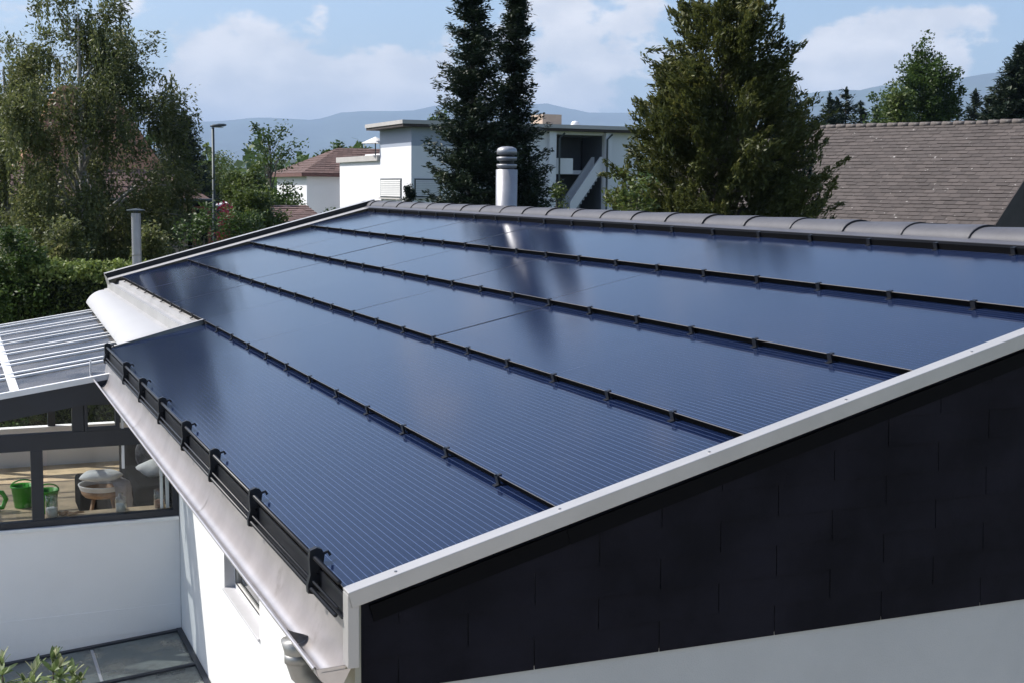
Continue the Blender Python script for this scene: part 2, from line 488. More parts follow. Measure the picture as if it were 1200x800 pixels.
def range_mesh(name, outline, dist, depth, mat, label, rough=0.02, seed=1, base=-6.0):
    """mountain chain: crest seen along outline (photo pixels), foot 'depth' metres in front"""
    rnd = np.random.RandomState(seed)
    px = np.arange(outline[0][0], outline[-1][0]+1, 12.0)
    py = np.interp(px, [o[0] for o in outline], [o[1] for o in outline])
    jit = np.convolve(rnd.randn(len(px)+6), np.ones(3)/3, 'valid')[:len(px)]
    py = py + jit*0.5
    rows = 9
    mb = MB(); n = len(px)
    for r in range(rows+2):
        t = r/rows                          # 0 foot .. 1 crest, then back side
        for i in range(n):
            d = ray(px[i], 216.0); d = d/ (d@CF)
            hd = np.array([d[0], d[1], 0.0])
            crest = at(px[i], py[i], dist)
            if t <= 1:
                dd = dist - depth*(1-t)
                h = base + (crest[2]-base)*(t**1.25)
                if 0 < t < 1:
                    h += (crest[2]-base)*0.10*math.sin(i*0.55+r*1.3+seed)*t*(1-t)*2 + rnd.randn()*(crest[2]-base)*rough
            else:
                dd = dist + depth*0.5; h = base
            mb.v.append((CAM[0]+hd[0]*dd, CAM[1]+hd[1]*dd, h))
    for r in range(rows+1):
        for i in range(n-1):
            mb.f.append((r*n+i, r*n+i+1, (r+1)*n+i+1, (r+1)*n+i)); mb.m.append(0)
    o = build(name, mb, mat, smooth=True)
    tag(o, label, kind='structure')
    return o
range_mesh('mountains', [(-260, 150), (60, 148), (215, 145), (260, 143), (300, 139), (330, 139), (370, 141), (400, 133), (440, 131),
                         (490, 130), (500, 126), (520, 124), (560, 126), (640, 122), (655, 126), (690, 133), (745, 133), (860, 128), (980, 135), (1100, 150)],
           12500, 4500, 'mountain', 'pale blue mountain chain on the horizon', seed=3)
range_mesh('mountains', [(800, 150), (900, 120), (947, 110), (980, 106), (1004, 107), (1022, 102), (1049, 100), (1112, 94), (1148, 88), (1165, 86), (1200, 82), (1300, 74), (1500, 84)],
           9000, 3500, 'mountain', 'nearer blue mountain ridge rising beyond the slate roof', seed=8)
range_mesh('hills', [(-200, 196), (215, 190), (300, 188), (350, 187), (380, 182), (430, 176), (470, 178), (520, 186), (800, 190), (1000, 180), (1200, 176), (1400, 182)],
           2600, 900, 'forest_far', 'low wooded hills in front of the mountains', seed=5, rough=0.03)

# ================================================================== SOLAR HOUSE
H = 0.96                          # visible height of one panel course
W3 = 0.7281*H                     # hook spacing, three to a panel
PW = 3*W3                         # panel width
AL = 0.2627                       # roof pitch, 15 degrees
ca, sa = math.cos(AL), math.sin(AL)
YFAR = 15.1                       # far end of the panels
def roofp(s, y, n=0.0):
    """point on roof: s metres up the slope from eave, y along eave, n above the plane"""
    return np.array([s*ca - n*sa, y, s*sa + n*ca])
house = empty('house', (5.0, 7.5, GZ))
tag(house, 'white house with black solar panel roof, dark slate gable and grey gutter', 'house')
RS = 5.28*H                       # slope length to the ridge apex
RX, RZ = RS*ca, RS*sa
XW = 0.66                         # eave wall under the overhang
XB = 2*RX-XW
# walls
wl = MB()
wy0, wy1 = 0.27, 15.3
def wallbox(x0, x1, y0, y1, z0, z1, mi=0): wl.box(x0, x1, y0, y1, z0, z1, mi)
# eave wall with a window opening (y 4.5..5.9, z -1.78..-0.9)
WY0, WY1, WZ0, WZ1 = 4.72, 6.10, -1.80, -0.72
wallbox(XW, XW+.3, wy0, WY0, GZ-.3, 0.02)
wallbox(XW, XW+.3, WY1, 8.6, GZ-.3, 0.02)
wallbox(XW, XW+.3, WY0, WY1, GZ-.3, WZ0)
wallbox(XW, XW+.3, WY0, WY1, WZ1, 0.02)
wallbox(XW+.3, 2.0, 8.3, 8.6, GZ-.3, 0.02)
wallbox(1.7, 2.0, 8.6, wy1, GZ-.3, 0.25)
wallbox(XB-.3, XB, wy0, wy1, GZ-.3, 0.02)
wallbox(2.0, XB-.3, wy1-.3, wy1, GZ-.3, 0.25)
wl.poly([(2.0, wy1, .25), (XB-.3, wy1, .25), (RX, wy1, RZ-.12)])
build('wall', wl, 'white_render', house)
# gable: render below, slate cladding above
gb = MB()
ZC = -0.41
gb.box(0.055, 2*RX-.055, 0.022, 0.26, GZ-.3, ZC+.02)
gw = build('gable_wall', gb, 'grey_render', house)
gk = MB()
ztop = lambda x: min(x, 2*RX-x)*sa/ca - 0.045
gk.poly([(0.055, 0.02, ZC), (2*RX-.055, 0.02, ZC), (2*RX-.055, 0.02, ztop(.055)), (RX, 0.02, ztop(RX)), (0.055, 0.02, ztop(0.055))])
gk.poly([(0.055, 0.26, ZC), (0.055, 0.26, ztop(.055)), (RX, 0.26, ztop(RX)), (2*RX-.055, 0.26, ztop(.055)), (2*RX-.055, 0.26, ZC)])
build('cladding_board', gk, 'slate_joint', gw)
# slates: 0.60 m wide, 0.139 m courses in half bond, each clipped under the verge
SWD, SHT = 0.60, 0.1395
X0 = 0.055
rowi = 0
z = ZC-0.012
while z < RZ:
    x = 3.345*0.96 - 12*SWD + (SWD/2 if rowi % 2 else 0.0)
    off = rowi
    while x < 2*RX:
        xa, xb = max(x+.0025, X0), min(x+SWD-.0025, 2*RX-.055)
        x += SWD
        if xb-xa < .02: continue
        zt = z+SHT+.02
        def clip(xx): return min(zt, ztop(xx))
        if max(clip(xa), clip(xb), ztop(RX) if xa < RX < xb else -9) <= z+.005: continue
        pts = [(xa, z)]
        # lower edge may itself be cut by the verge
        def xz(zz): return (zz+.045)*ca/sa
        lo = max(xa, xz(z)) if xa < RX else xa
        hi = min(xb, 2*RX-xz(z)) if xb > RX else xb
        if hi-lo < .02: continue
        top = []
        N = 3
        for k in range(N+1):
            xx = lo+(hi-lo)*k/N; top.append((xx, max(z+.001, clip(xx))))
        sm = MB()
        yb, yt = 0.0075, 0.0165          # bottom edge proud, top tucked under the next course
        def yy(zz): return yb+(yt-yb)*(zz-z)/(SHT+.02)
        jit = random.Random(int(xa*100)+rowi*977).uniform(-.0004, .0004)
        fr = [(lo, yb+jit, z), (hi, yb+jit, z)] + [(xx, yy(zz)+jit, zz) for xx, zz in reversed(top)]
        bk = [(p[0], p[1]+.0030, p[2]) for p in fr]
        n = len(fr)
        sm.v += fr+bk
        sm.f.append(tuple(range(n))); sm.m.append(0)
        sm.f.append(tuple(reversed(range(n, 2*n)))); sm.m.append(0)
        for k in range(n):
            k2 = (k+1) % n
            sm.f.append((k, k+n, k2+n, k2)); sm.m.append(0)
        build('slate', sm, 'slate_dark', gw)
    z += SHT; rowi += 1
cb = MB()
cb.box(0.028, 0.053, 0.004, 0.26, -1.2, -0.055)
build('corner_strip', cb, 'beige_strip', house)

# roof deck
rf = MB()
Y0D = 0.0
P = lambda s, y, n: tuple(roofp(s, y, n))
def deck(s0, s1, y0, y1, n0=-.15, n1=-.080):
    n = len(rf.v)
    for nn in (n0, n1):
        rf.v.extend([P(s0, y0, nn), P(s1, y0, nn), P(s1, y1, nn), P(s0, y1, nn)])
    for q in ((0, 3, 2, 1), (4, 5, 6, 7), (0, 1, 5, 4), (1, 2, 6, 5), (2, 3, 7, 6), (3, 0, 4, 7)):
        rf.f.append(tuple(n+i for i in q)); rf.m.append(0)
deck(0.07, H, 0.0, 4*PW)
deck(H+.002, RS-.01, 0.0, YFAR+.4)
# far slope of the roof
rf.quad((RX, 0, RZ-.03), (2*RX, 0, -.03), (2*RX, YFAR+.4, -.03), (RX, YFAR+.4, RZ-.03))
rf.quad((RX, 0, RZ-.12), (RX, YFAR+.4, RZ-.12), (2*RX, YFAR+.4, -.12), (2*RX, 0, -.12))
roof = build('roof', rf, 'black_edge', house)

# solar panels: glass laminate lying like a shingle, lower edge proud of the course below
LIFT = 0.046
N0 = -0.034
tilt = math.atan2(LIFT-.002, H)
def panel_mesh(width, key):
    mb = MB()
    L = H+.03
    g2 = .0025
    # local x up slope, y along eave, z normal; lower edge at x=0
    mb.box(0, L, g2, width-g2, -.0038, 0.0, 0)       # glass, sides become glass edge below
    mb.m[-6:] = [1, 0, 1, 1, 1, 1]
    mb.box(0.020, L-.01, g2+.004, width-g2-.004, -.040, -.0040, 2)
    return make_mesh('solar_panel_'+key, mb, ['solar_glass', 'glass_edge', 'black_edge'])
PM = {'full': panel_mesh(PW, 'full'), 'end': panel_mesh(YFAR-7*PW+.0, 'end')}
# rotation: local x up the slope, tipped by the lift so that the top edge dives under the next course
def rot_slope(extra): return (0.0, -(AL-extra), 0.0)
rp = random.Random(5)
for k in range(5):
    npan = 4 if k == 0 else 8
    for j in range(npan):
        key = 'end' if j == 7 else 'full'
        put('solar_panel', PM[key], roofp(k*H, j*PW, LIFT+N0), roof,
            (rp.uniform(-.0016, .0016), -(AL-tilt)+rp.uniform(-.0013, .0013), 0))
# black support profile under every course edge
for k in range(0, 6):
    y1 = 4*PW if k == 0 else YFAR
    mb = MB()
    s0 = k*H
    if k < 5:
        a = [P(s0+.022, 0.003, -.078), P(s0+.022, y1, -.078), P(s0+.022, y1, LIFT+N0-.041), P(s0+.022, 0.003, LIFT+N0-.041)]
    else:
        a = [P(s0, 0.003, -.05), P(s0, y1, -.05), P(s0, y1, .012), P(s0, 0.003, .012)]
    mb.quad(*a)
    if k == 5:
        mb.quad(P(s0, 0.003, .012), P(s0, y1, .012), P(s0+.05, y1, .014), P(s0+.05, 0.003, .014))
    build('edge_profile', mb, 'black_edge', roof)
# storm hooks gripping each course edge
hk = MB()
hk.box(-.012, -.003, -.018, .018, -.046, .005)
hk.box(-.012, .016, -.013, .013, .001, .005)
hk.box(-.034, -.012, -.018, .018, -.046, -.038)
hook_me = make_mesh('panel_hook', hk, 'black_metal')
for k in range(1, 6):
    n = int(YFAR/W3)
    for j in range(1, n+1):
        put('panel_hook', hook_me, roofp(k*H, j*W3, LIFT+N0), roof, (0, -AL, 0))
# ridge tiles: flared half-round caps on a grey strip
st = MB()
st.quad(P(5*H+.045, .0, .018), P(5*H+.045, YFAR+.3, .018), P(RS-.05, YFAR+.3, .030), P(RS-.05, .0, .030))
st.quad(P(5*H+.045, .0, .006), P(5*H+.045, YFAR+.3, .006), P(5*H+.045, YFAR+.3, .018), P(5*H+.045, .0, .018))
build('ridge_flashing', st, 'ridge_strip', roof)
CAPL = 0.668
cp = MB()
NS = 12
def capring(y, r, lift): 
    return [(-r*math.cos(math.pi*(k/NS)), y, r*0.66*math.sin(math.pi*(k/NS))+lift) for k in range(NS+1)]
rings = [capring(0.0, .168, .004), capring(.02, .168, .004), capring(.3, .164, .001), capring(CAPL+.012, .160, -.003)]
for i, rg in enumerate(rings): cp.v += rg
for i in range(len(rings)-1):
    for k in range(NS):
        a = i*(NS+1)+k
        cp.f.append((a, a+NS+1, a+NS+2, a+1)); cp.m.append(0)
inner = [(x*.93, y+.003, z-.012) for x, y, z in rings[0]]
b0 = len(cp.v); cp.v += inner
for k in range(NS):
    cp.f.append((k, k+1, b0+k+1, b0+k)); cp.m.append(1)
cap_me = make_mesh('ridge_tile', cp, ['ridge_tile', 'dark_gap_shade'], smooth=True)
yy0 = -.1
ncap = int((YFAR+.45)/CAPL)+1
for j in range(ncap):
    put('ridge_tile', cap_me, (RX, yy0+j*CAPL, RZ-.045), roof, (rp.uniform(-.004, .004), rp.uniform(-.01, .01), rp.uniform(-.006, .006)))
# near verge trim: folded metal, broad light top face and a vertical face over the slates
vt = MB()
yo, yi = -0.062, 0.012
s1 = RS
sec = [(yi, -.03), (yi, .030), (yo, .026), (yo, -.040), (yo+.006, -.040), (yo+.006, .020), (yi-.006, .023), (yi-.006, -.03)]
for s_ in (-.012, s1):
    for (yv, nn) in sec: vt.v.append(P(s_, yv, nn))
ns = len(sec)
for k in range(ns):
    k2 = (k+1) % ns
    vt.f.append((k, k2, ns+k2, ns+k)); vt.m.append(0)
vt.f.append(tuple(reversed(range(ns)))); vt.m.append(0)
vt.f.append(tuple(range(ns, 2*ns))); vt.m.append(0)
# return down at the eave end
vt.poly([P(-.0125, yo, -.040), P(-.0125, yi, -.040), P(-.0125, yi, .030), P(-.0125, yo, .026)][::-1])
vt.box(-.018, .028, yo+.003, yi+.002, -.285, .012)
build('verge_trim', vt, 'verge_metal', roof, bevel=.004)
sc_ = MB()
for k in range(14):
    c = roofp(.2+k*.74, -.03, .0285)
    sc_.lathe(c, [(.0, .004), (.006, .003), (.007, -.003)], 8)
build('trim_screws', sc_, 'steel', roof)
# far verge: flat flashing strip, upstand with its shade painted dark, light capping
fv = MB()
fv.quad(P(.80*H, YFAR+.01, .012), P(RS, YFAR+.01, .012), P(RS, YFAR+.36, .012), P(.80*H, YFAR+.36, .012), 0)
fv.quad(P(.80*H, YFAR+.36, .0), P(RS, YFAR+.36, .0), P(RS, YFAR+.36, .085), P(.80*H, YFAR+.36, .085), 1)
fv.quad(P(.80*H, YFAR+.345, .085), P(RS, YFAR+.345, .085), P(RS, YFAR+.46, .09), P(.80*H, YFAR+.46, .09), 0)
fv.quad(P(.80*H, YFAR+.46, .09), P(RS, YFAR+.46, .09), P(RS, YFAR+.46, -.15), P(.80*H, YFAR+.46, -.15), 0)
fv.quad(P(.80*H, YFAR+.01, .012), P(.80*H, YFAR+.46, .09), P(.80*H, YFAR+.46, -.2), P(.80*H, YFAR+.01, -.2), 0)
build('far_verge_trim', fv, ['verge_metal', 'dark_gap_shade'], roof)
# notch edge flashing beside the four eave panels
ne = MB()
ne.quad(P(0.0, 4*PW, LIFT+N0+.006), P(H, 4*PW, LIFT+N0+.006), P(H, 4*PW+.05, LIFT+N0+.006), P(0.0, 4*PW+.05, LIFT+N0+.006))
ne.quad(P(0.0, 4*PW+.05, LIFT+N0+.006), P(H, 4*PW+.05, LIFT+N0+.006), P(H, 4*PW+.05, -.3), P(0.0, 4*PW+.05, -.3))
ne.quad(P(0.0, 4*PW, LIFT+N0+.006), P(0.0, 4*PW+.05, LIFT+N0+.006), P(0.0, 4*PW+.05, -.3), P(0.0, 4*PW, -.3))
build('notch_flashing', ne, 'verge_metal', roof)

# box trough and curved white apron in the notch
tr = MB()
prof = [(.957, .205), (.885, .195), (.875, .150), (.805, .140), (.797, .168), (.762, .168), (.754, .068), (.700, .056)]
tr.sheet(prof, 4*PW+.05, YFAR+.34)
build('trough', tr, 'trough_sheet', house)
apm = MB()
NY = 8
for j in range(NY+1):
    y = 4*PW+.052 + (YFAR+.2-4*PW-.052)*j/NY
    xe = 0.43-.033*(15.1-y); ze = -.13
    x0 = .706
    zt = .058
    for k in range(13):
        t = k/12.0
        a = t*math.pi/2
        apm.v.append((x0-(x0-xe)*math.sin(a)*.999, y, ze+(zt-ze)*math.cos(a)**1.35 if k < 12 else ze))
for j in range(NY):
    for k in range(12):
        a = j*13+k; apm.f.append((a, a+1, a+14, a+13)); apm.m.append(0)
build('apron', apm, 'apron_sheet', house, smooth=True)

# gutter: half-round bowl, back sheet up to the panels, rolled front lip
GY0, GY1 = -0.02, 8.72
gu = MB()
bowl = [(.022-.100*(1-math.cos(t_)), -.055-.300*math.sin(t_)) for t_ in np.linspace(0, math.pi/2, 12)]+[(-.100, -.350), (-.118, -.332), (-.130, -.310), (-.136, -.285)]
tt = [(bowl[-1][0]-.007+.009*math.cos(a), bowl[-1][1]+.003+.009*math.sin(a)) for a in np.linspace(-.3, math.pi*1.5, 8)]
full = bowl+tt
gu.sheet(full, GY0, GY1)
# outer skin
gu.sheet([(x-.0015 if i < 7 else x-.0005, z_-.002) for i, (x, z_) in enumerate(bowl)], GY0, GY1)
gutter = build('gutter', gu, 'gutter_metal', house, smooth=True)
for ye, nm in ((GY0, 'gutter_end'), (GY1, 'gutter_end')):
    e = MB()
    pts = [(x, ye, z_) for x, z_ in bowl[6:]]
    e.poly(pts); e.poly([(p[0], p[1]+.004, p[2]) for p in reversed(pts)])
    if ye == GY0:
        # a pleated lower flap
        e.poly([(-.115, ye-.003, -.30), (.004, ye-.003, -.296), (-.03, ye-.003, -.36), (-.08, ye-.003, -.368)])
    build(nm, e, 'gutter_metal', gutter)
fe = MB()
fe.box(-.146, -.130, GY1-.02, GY1+.01, -.31, -.14); fe.box(-.125, .005, GY1+.006, GY1+.012, -.30, -.255)
build('end_plate', fe, 'white_profile', gutter)
# stiffening web across the bowl by the outlet
fl = MB()
oy = float(atX(336, 729, -.13)[1])
web = [(x, z_+.002) for x, z_ in bowl[8:]]
pts = [(x, oy, z_) for x, z_ in web]+[(-.10, oy-.01, -.298), (-.06, oy-.012, -.312)]
fl.poly(pts); fl.poly([(p[0], p[1]+.006, p[2]) for p in reversed(pts)])
build('gutter_web', fl, 'steel_dull', gutter)
# downpipe: outlet, elbow back to the wall, then down
dp = MB()
oc = np.array([-.064, .58, -.366])
path = [oc, oc+(0, 0, -.05), oc+(.0, 0, -.10), oc+(.015, -.0, -.15), oc+(.06, 0, -.20), oc+(.15, 0, -.235), oc+(.45, 0, -.31), oc+(.56, 0, -.35), oc+(.63, 0, -.43), oc+(.645, 0, -.55), (oc[0]+.645, oc[1], GZ+.1)]
dp.tube(path, [.072, .058]+[.05]*9, 16)
dpo = build('downpipe', dp, 'steel_dull', house, smooth=True)
col = MB(); col.tube([oc+(0, 0, -.06), oc+(0, 0, -.10)], .057, 16)
build('pipe_collar', col, 'steel_dull', dpo, smooth=True)
# gutter seam marks
for ysm in (3.0, 6.0):
    sm = MB(); sm.sheet([(x+.001 if i > 9 else x-.001, z_+.0025) for i, (x, z_) in enumerate(bowl)], ysm, ysm+.03)
    build('gutter_seam', sm, 'gutter_metal', gutter, smooth=True)

# snow guard: brackets and two tubes along the eave
sg = empty('snow_guard', roofp(0, 0)); sg.parent = house
sg.location = tuple(roofp(0, 0)-wloc(house)); WL[sg.name] = roofp(0, 0)
RU = np.array([-.030, 0, .044]); RL = np.array([-.046, 0, -.088]); RM = np.array([-.038, 0, -.058])
for nm, rr, off in (('rail', .010, RU), ('rail', .009, RL), ('rail', .006, RM)):
    mb = MB(); mb.tube([off+(0, .02, 0), off+(0, 4*PW+.02, 0)], rr, 10)
    build(nm, mb, 'black_metal', sg, smooth=True)
mb = MB()
mb.box(-.010, -.004, .012, 4*PW, -.100, -.010)
mb.box(-.024, -.010, .012, 4*PW, -.104, -.097)
build('comb_strip', mb, 'black_metal', sg)
for pxb in ((125, 400), (147, 424), (166, 443), (189, 466), (217, 494), (250, 529), (297, 578), (368, 652)):
    q_ = atX(pxb[0], pxb[1], -.03)
    yb = q_[1]
    mb = MB()
    prf = [(.012, .055), (.0, .078), (-.022, .086), (-.050, .076), (-.054, .040), (-.050, -.03), (-.062, -.075), (-.060, -.108), (-.040, -.112), (-.008, -.09), (.004, -.01)]
    n = len(prf)
    for yv in (yb-.016, yb+.016):
        for x, z_ in prf: mb.v.append((x, yv, z_))
    mb.f.append(tuple(range(n))); mb.m.append(0)
    mb.f.append(tuple(reversed(range(n, 2*n)))); mb.m.append(0)
    for k in range(n):
        mb.f.append((k, (k+1) % n, (k+1) % n+n, k+n)[::-1]); mb.m.append(0)
    mb.tube([(.012, yb, .055), (.03, yb, .062), (.04, yb, .045)], .007, 6)
    br = build('bracket', mb, 'black_metal', sg)
    bo = MB()
    for bz, bx in ((-.025, -.020), (-.100, -.048), (-.072, -.022)):
        bo.tube([(bx, yb-.016, bz), (bx, yb+.016, bz)], .006, 6)
    build('bracket_bolts', bo, 'steel', sg)

# flue with stacked cap rings, standing just behind the ridge
fp = atX(593.5, 236, RX+.34)
fl = MB()
top = atY(593, 199, fp[1])[2]
fl.lathe((fp[0], fp[1], RZ-.5), [(.138, 0), (.138, top-RZ+.5), (.08, top-RZ+.505), (.08, top-RZ+.56)], 28)
flue = build('flue_pipe', fl, 'steel', house, smooth=False)
for pl in flue.data.polygons: pl.use_smooth = True
for i, py in enumerate((195.5, 187, 179)):
    zc = atY(593, py, fp[1])[2]
    c = MB()
    if i < 2: c.lathe((fp[0], fp[1], zc), [(.09, .012), (.128, .030), (.134, .018), (.126, -.016), (.09, -.022)], 24)
    else: c.lathe((fp[0], fp[1], zc), [(.09, -.03), (.130, -.028), (.132, .018), (.118, .052), (.07, .072), (.0, .078)], 24)
    build('cap_ring', c, 'steel', flue, smooth=True)
c = MB(); c.lathe((fp[0], fp[1], top), [(.095, -.01), (.095, atY(593, 176, fp[1])[2]-top)], 20)
build('cap_core', c, 'black_metal', flue, smooth=True)
c = MB(); c.lathe((fp[0], fp[1], RZ-.06), [(.26, -.10), (.15, .06), (.141, .07)], 28)
build('flue_collar', c, 'ridge_strip', flue, smooth=True)

# eave wall window: reveal, sill, frame, pane
win = MB()
xg = XW+.115
fw = .055
win.box(xg-.03, xg+.03, WY0, WY0+fw, WZ0, WZ1); win.box(xg-.03, xg+.03, WY1-fw, WY1, WZ0, WZ1)
win.box(xg-.03, xg+.03, WY0+fw, WY1-fw, WZ0, WZ0+fw); win.box(xg-.03, xg+.03, WY0+fw, WY1-fw, WZ1-fw, WZ1)
win_o = build('window', win, 'white_paint', house, bevel=.004)
mb = MB(); mb.box(xg-.008, xg+.004, WY0+fw, WY1-fw, WZ0+fw, WZ1-fw); build('pane', mb, 'window_glass', win_o)
mb = MB(); mb.box(xg-.034, xg-.031, WY1-fw-.012, WY1-fw, WZ0+fw, WZ1-fw); mb.box(xg-.034, xg-.031, WY0+fw, WY1-fw-.012, WZ0+fw, WZ0+fw+.012)
build('gasket', mb, 'dark_gap_shade', win_o)
mb = MB(); mb.box(XW-.02, xg-.031, WY0-.02, WY1+.004, WZ0-.012, WZ0+.012); build('sill', mb, 'reveal_grey', win_o, bevel=.004)
mb = MB(); mb.box(XW-.001, xg-.031, WY1-.006, WY1+.0, WZ0+.012, WZ1); build('reveal', mb, 'reveal_grey', win_o)
mb = MB(); mb.box(xg+.05, xg+.06, WY0, WY1, WZ0, WZ1); build('blind', mb, 'beige_wall', win_o)

# ================================================================== CONSERVATORY
YC = 8.45
CXL = -3.2
YB = 14.5
def roof_z(x): return -.255 + .15*(x-0.0)*1.0
cons = empty('conservatory', (-1.3, 11.4, GZ))
tag(cons, 'conservatory with dark grey frames and ribbed glass roof on a white wall base', 'conservatory')
mb = MB()
mb.box(CXL, XW-.003, YC, YC+.16, GZ-.3, -1.755)
mb.box(CXL, CXL+.16, YC+.16, YB, GZ-.3, -1.755)
mb.box(CXL+.16, 1.697, YB-.16, YB, GZ-.3, -1.755)
build('base_wall', mb, 'annex_render', cons)
mb = MB(); mb.box(CXL, XW-.006, YC-.03, YC+.16, -1.752, -1.72); build('wall_coping', mb, 'white_paint', cons, bevel=.004)
mb = MB(); mb.box(CXL, XW-.006, YC-.006, YC-.0005, -2.88, -2.62); build('plinth_band', mb, 'annex_render', cons)
mb = MB(); mb.box(CXL+.16, 1.697, YC+.16, YB-.16, -2.42, -2.30); build('floor', mb, 'wood_floor', cons)
# posts, transoms, fascia of the front
def fbar(name, x0, x1, z0, z1, y0=YC+.02, y1=YC+.10):
    m = MB(); m.box(x0, x1, y0, y1, z0, z1); return build(name, m, 'anthracite', cons, bevel=.003)
fbar('bottom_rail', CXL, XW-.004, -1.72, -1.655)
fbar('transom', CXL, XW-.004, -.965, -.80)
for x in (-2.6, -1.9, -1.25): fbar('post', x-.05, x+.05, -1.655, -.965)
fbar('post', -.735, -.625, -1.655, -.965)
fbar('post', .60, XW-.004, -1.655, -.965)
for x in (-2.0, -1.2): fbar('upper_post', x-.05, x+.05, -.80, roof_z(x)-.22, YC+.022, YC+.098)
fbar('upper_post', -.345, -.235, -.80, roof_z(-.345)-.22, YC+.022, YC+.098)
fbar('upper_post', .60, XW-.004, -.80, roof_z(.6)-.22, YC+.022, YC+.098)
mb = MB()   # casement of the upper right light
for (x0, x1, z0, z1) in ((-.232, -.20, -.80, -.53), (.06, .10, -.80, -.49), (-.20, .06, -.80, -.765), (-.20, .06, -.545, -.50)):
    mb.box(x0, x1, YC+.005, YC+.06, z0, z1)
build('casement', mb, 'anthracite', cons, bevel=.002)
mb = MB(); mb.box(.115, .14, YC+.03, YC+.06, -.797, -.50); mb.box(.115, .14, YC+.03, YC+.06, -1.2, -.968)
build('inner_profile', mb, 'white_profile', cons)
mb = MB(); mb.box(.49, .515, YC+.10, YC+.13, -1.65, -.97); mb.box(.545, .575, YC+.10, YC+.13, -1.65, -.97)
build('slide_profile', mb, 'white_profile', cons)
fz = MB()   # sloping fascia beam under the front roof edge
fz.poly([(CXL, YC-.06, roof_z(CXL)-.03), (.62, YC-.06, roof_z(.62)-.03), (.62, YC-.06, roof_z(.62)-.235), (CXL, YC-.06, roof_z(CXL)-.26)][::-1])
fz.poly([(CXL, YC+.10, roof_z(CXL)-.03), (.62, YC+.10, roof_z(.62)-.03), (.62, YC+.10, roof_z(.62)-.235), (CXL, YC+.10, roof_z(CXL)-.26)])
fz.quad((CXL, YC-.06, roof_z(CXL)-.26), (.62, YC-.06, roof_z(.62)-.235), (.62, YC+.10, roof_z(.62)-.235), (CXL, YC+.10, roof_z(CXL)-.26))
fz.quad((CXL, YC-.06, roof_z(CXL)-.03), (CXL, YC+.10, roof_z(CXL)-.03), (.62, YC+.10, roof_z(.62)-.03), (.62, YC-.06, roof_z(.62)-.03))
build('fascia', fz, 'anthracite', cons)
for x0, x1 in ((CXL, -2.65), (-2.55, -1.95), (-1.85, -1.30), (-1.20, -.735), (-.585, .60)):
    m = MB(); m.box(x0, x1, YC+.052, YC+.058, -1.655, -.965); build('pane', m, 'clear_glass', cons)
for x0, x1 in ((CXL, -2.05), (-1.95, -1.25), (-1.15, -.345), (-.20, .06), (.10, .60)):
    m = MB()
    m.poly([(x0, YC+.05, -.80), (x1, YC+.05, -.80), (x1, YC+.05, roof_z(x1)-.24), (x0, YC+.05, roof_z(x0)-.24)])
    build('pane', m, 'clear_glass', cons)
# back wall of the conservatory: low wall, glazing above
for (x0, x1) in ((CXL, -1.4), (-1.3, -.2), (-.1, .70)):
    m = MB(); m.box(x0, x1, YB-.09, YB-.084, -1.755, roof_z(x0)-.05); build('pane', m, 'clear_glass', cons)
for x in (-1.35, -.15): fbar('rear_post', x-.05, x+.05, -1.755, roof_z(x)-.05, YB-.13, YB-.04)
fbar('rear_rail', CXL, 1.69, -.95, -.88, YB-.128, YB-.042)
m = MB(); m.box(.70, 1.69, YB-.14, YB-.05, -1.755, -.15); build('rear_dark_panel', m, 'sofa_cloth', cons)  # stretch of rear wall given the dark sofa colour
m = MB(); m.box(1.66, 1.694, 8.62, YB-.16, -2.3, -.25); build('side_wall', m, 'beige_wall', cons)
# glazed roof: bars running down the fall, corrugated sheets between
ybars = []
y = YC-.06
while y < YB+.1:
    ybars.append(y); y += .985
def xr_edge(y): return 0.43-.033*(15.1-y)+.10
for j, y in enumerate(ybars):
    for dy_ in ((0.0, .29) if j else (0.0,)):
        m = MB()
        yy_ = y+dy_
        xe = xr_edge(yy_)
        m.bar((CXL-.2, yy_, roof_z(CXL-.2)+.016), (xe, yy_, roof_z(xe)+.016), .055, .02)
        build('glazing_bar', m, 'white_paint', cons)
    if j < len(ybars)-1:
        m = MB()
        y2 = ybars[j+1]; N = 22
        for a in range(N+1):
            yv = y+(y2-y)*a/N; zz = .004*(1 if a % 2 else -1)
            for xv in (CXL-.2, xr_edge(yv)+.03):
                m.v.append((xv, yv, roof_z(xv)+zz))
        for a in range(N):
            m.f.append((2*a, 2*a+1, 2*a+3, 2*a+2)); m.m.append(0)
        build('roof_sheet', m, 'roof_sheet', cons)
for xj in (-.86, -2.3):
    m = MB()
    m.bar((xj, YC-.02, roof_z(xj)+.014), (xj, YB, roof_z(xj)+.014), .085, .008, mi=0)
    build('cross_strip', m, 'white_paint', cons)
m = MB(); m.bar((CXL-.2, YC-.075, roof_z(CXL-.2)-.004), (xr_edge(8.4), YC-.075, roof_z(xr_edge(8.4))-.004), .03, .05); build('front_edge_bar', m, 'white_profile', cons)
for yr in (10.3, 12.3):
    m = MB(); m.bar((CXL, yr, roof_z(CXL)-.09), (.6, yr, roof_z(.6)-.09), .06, .12); build('rafter', m, 'anthracite', cons)
# window board inside
m = MB(); m.box(-.60, .60, YC+.115, YC+.36, -1.70, -1.672); build('window_board', m, 'wood_floor', cons, bevel=.004)

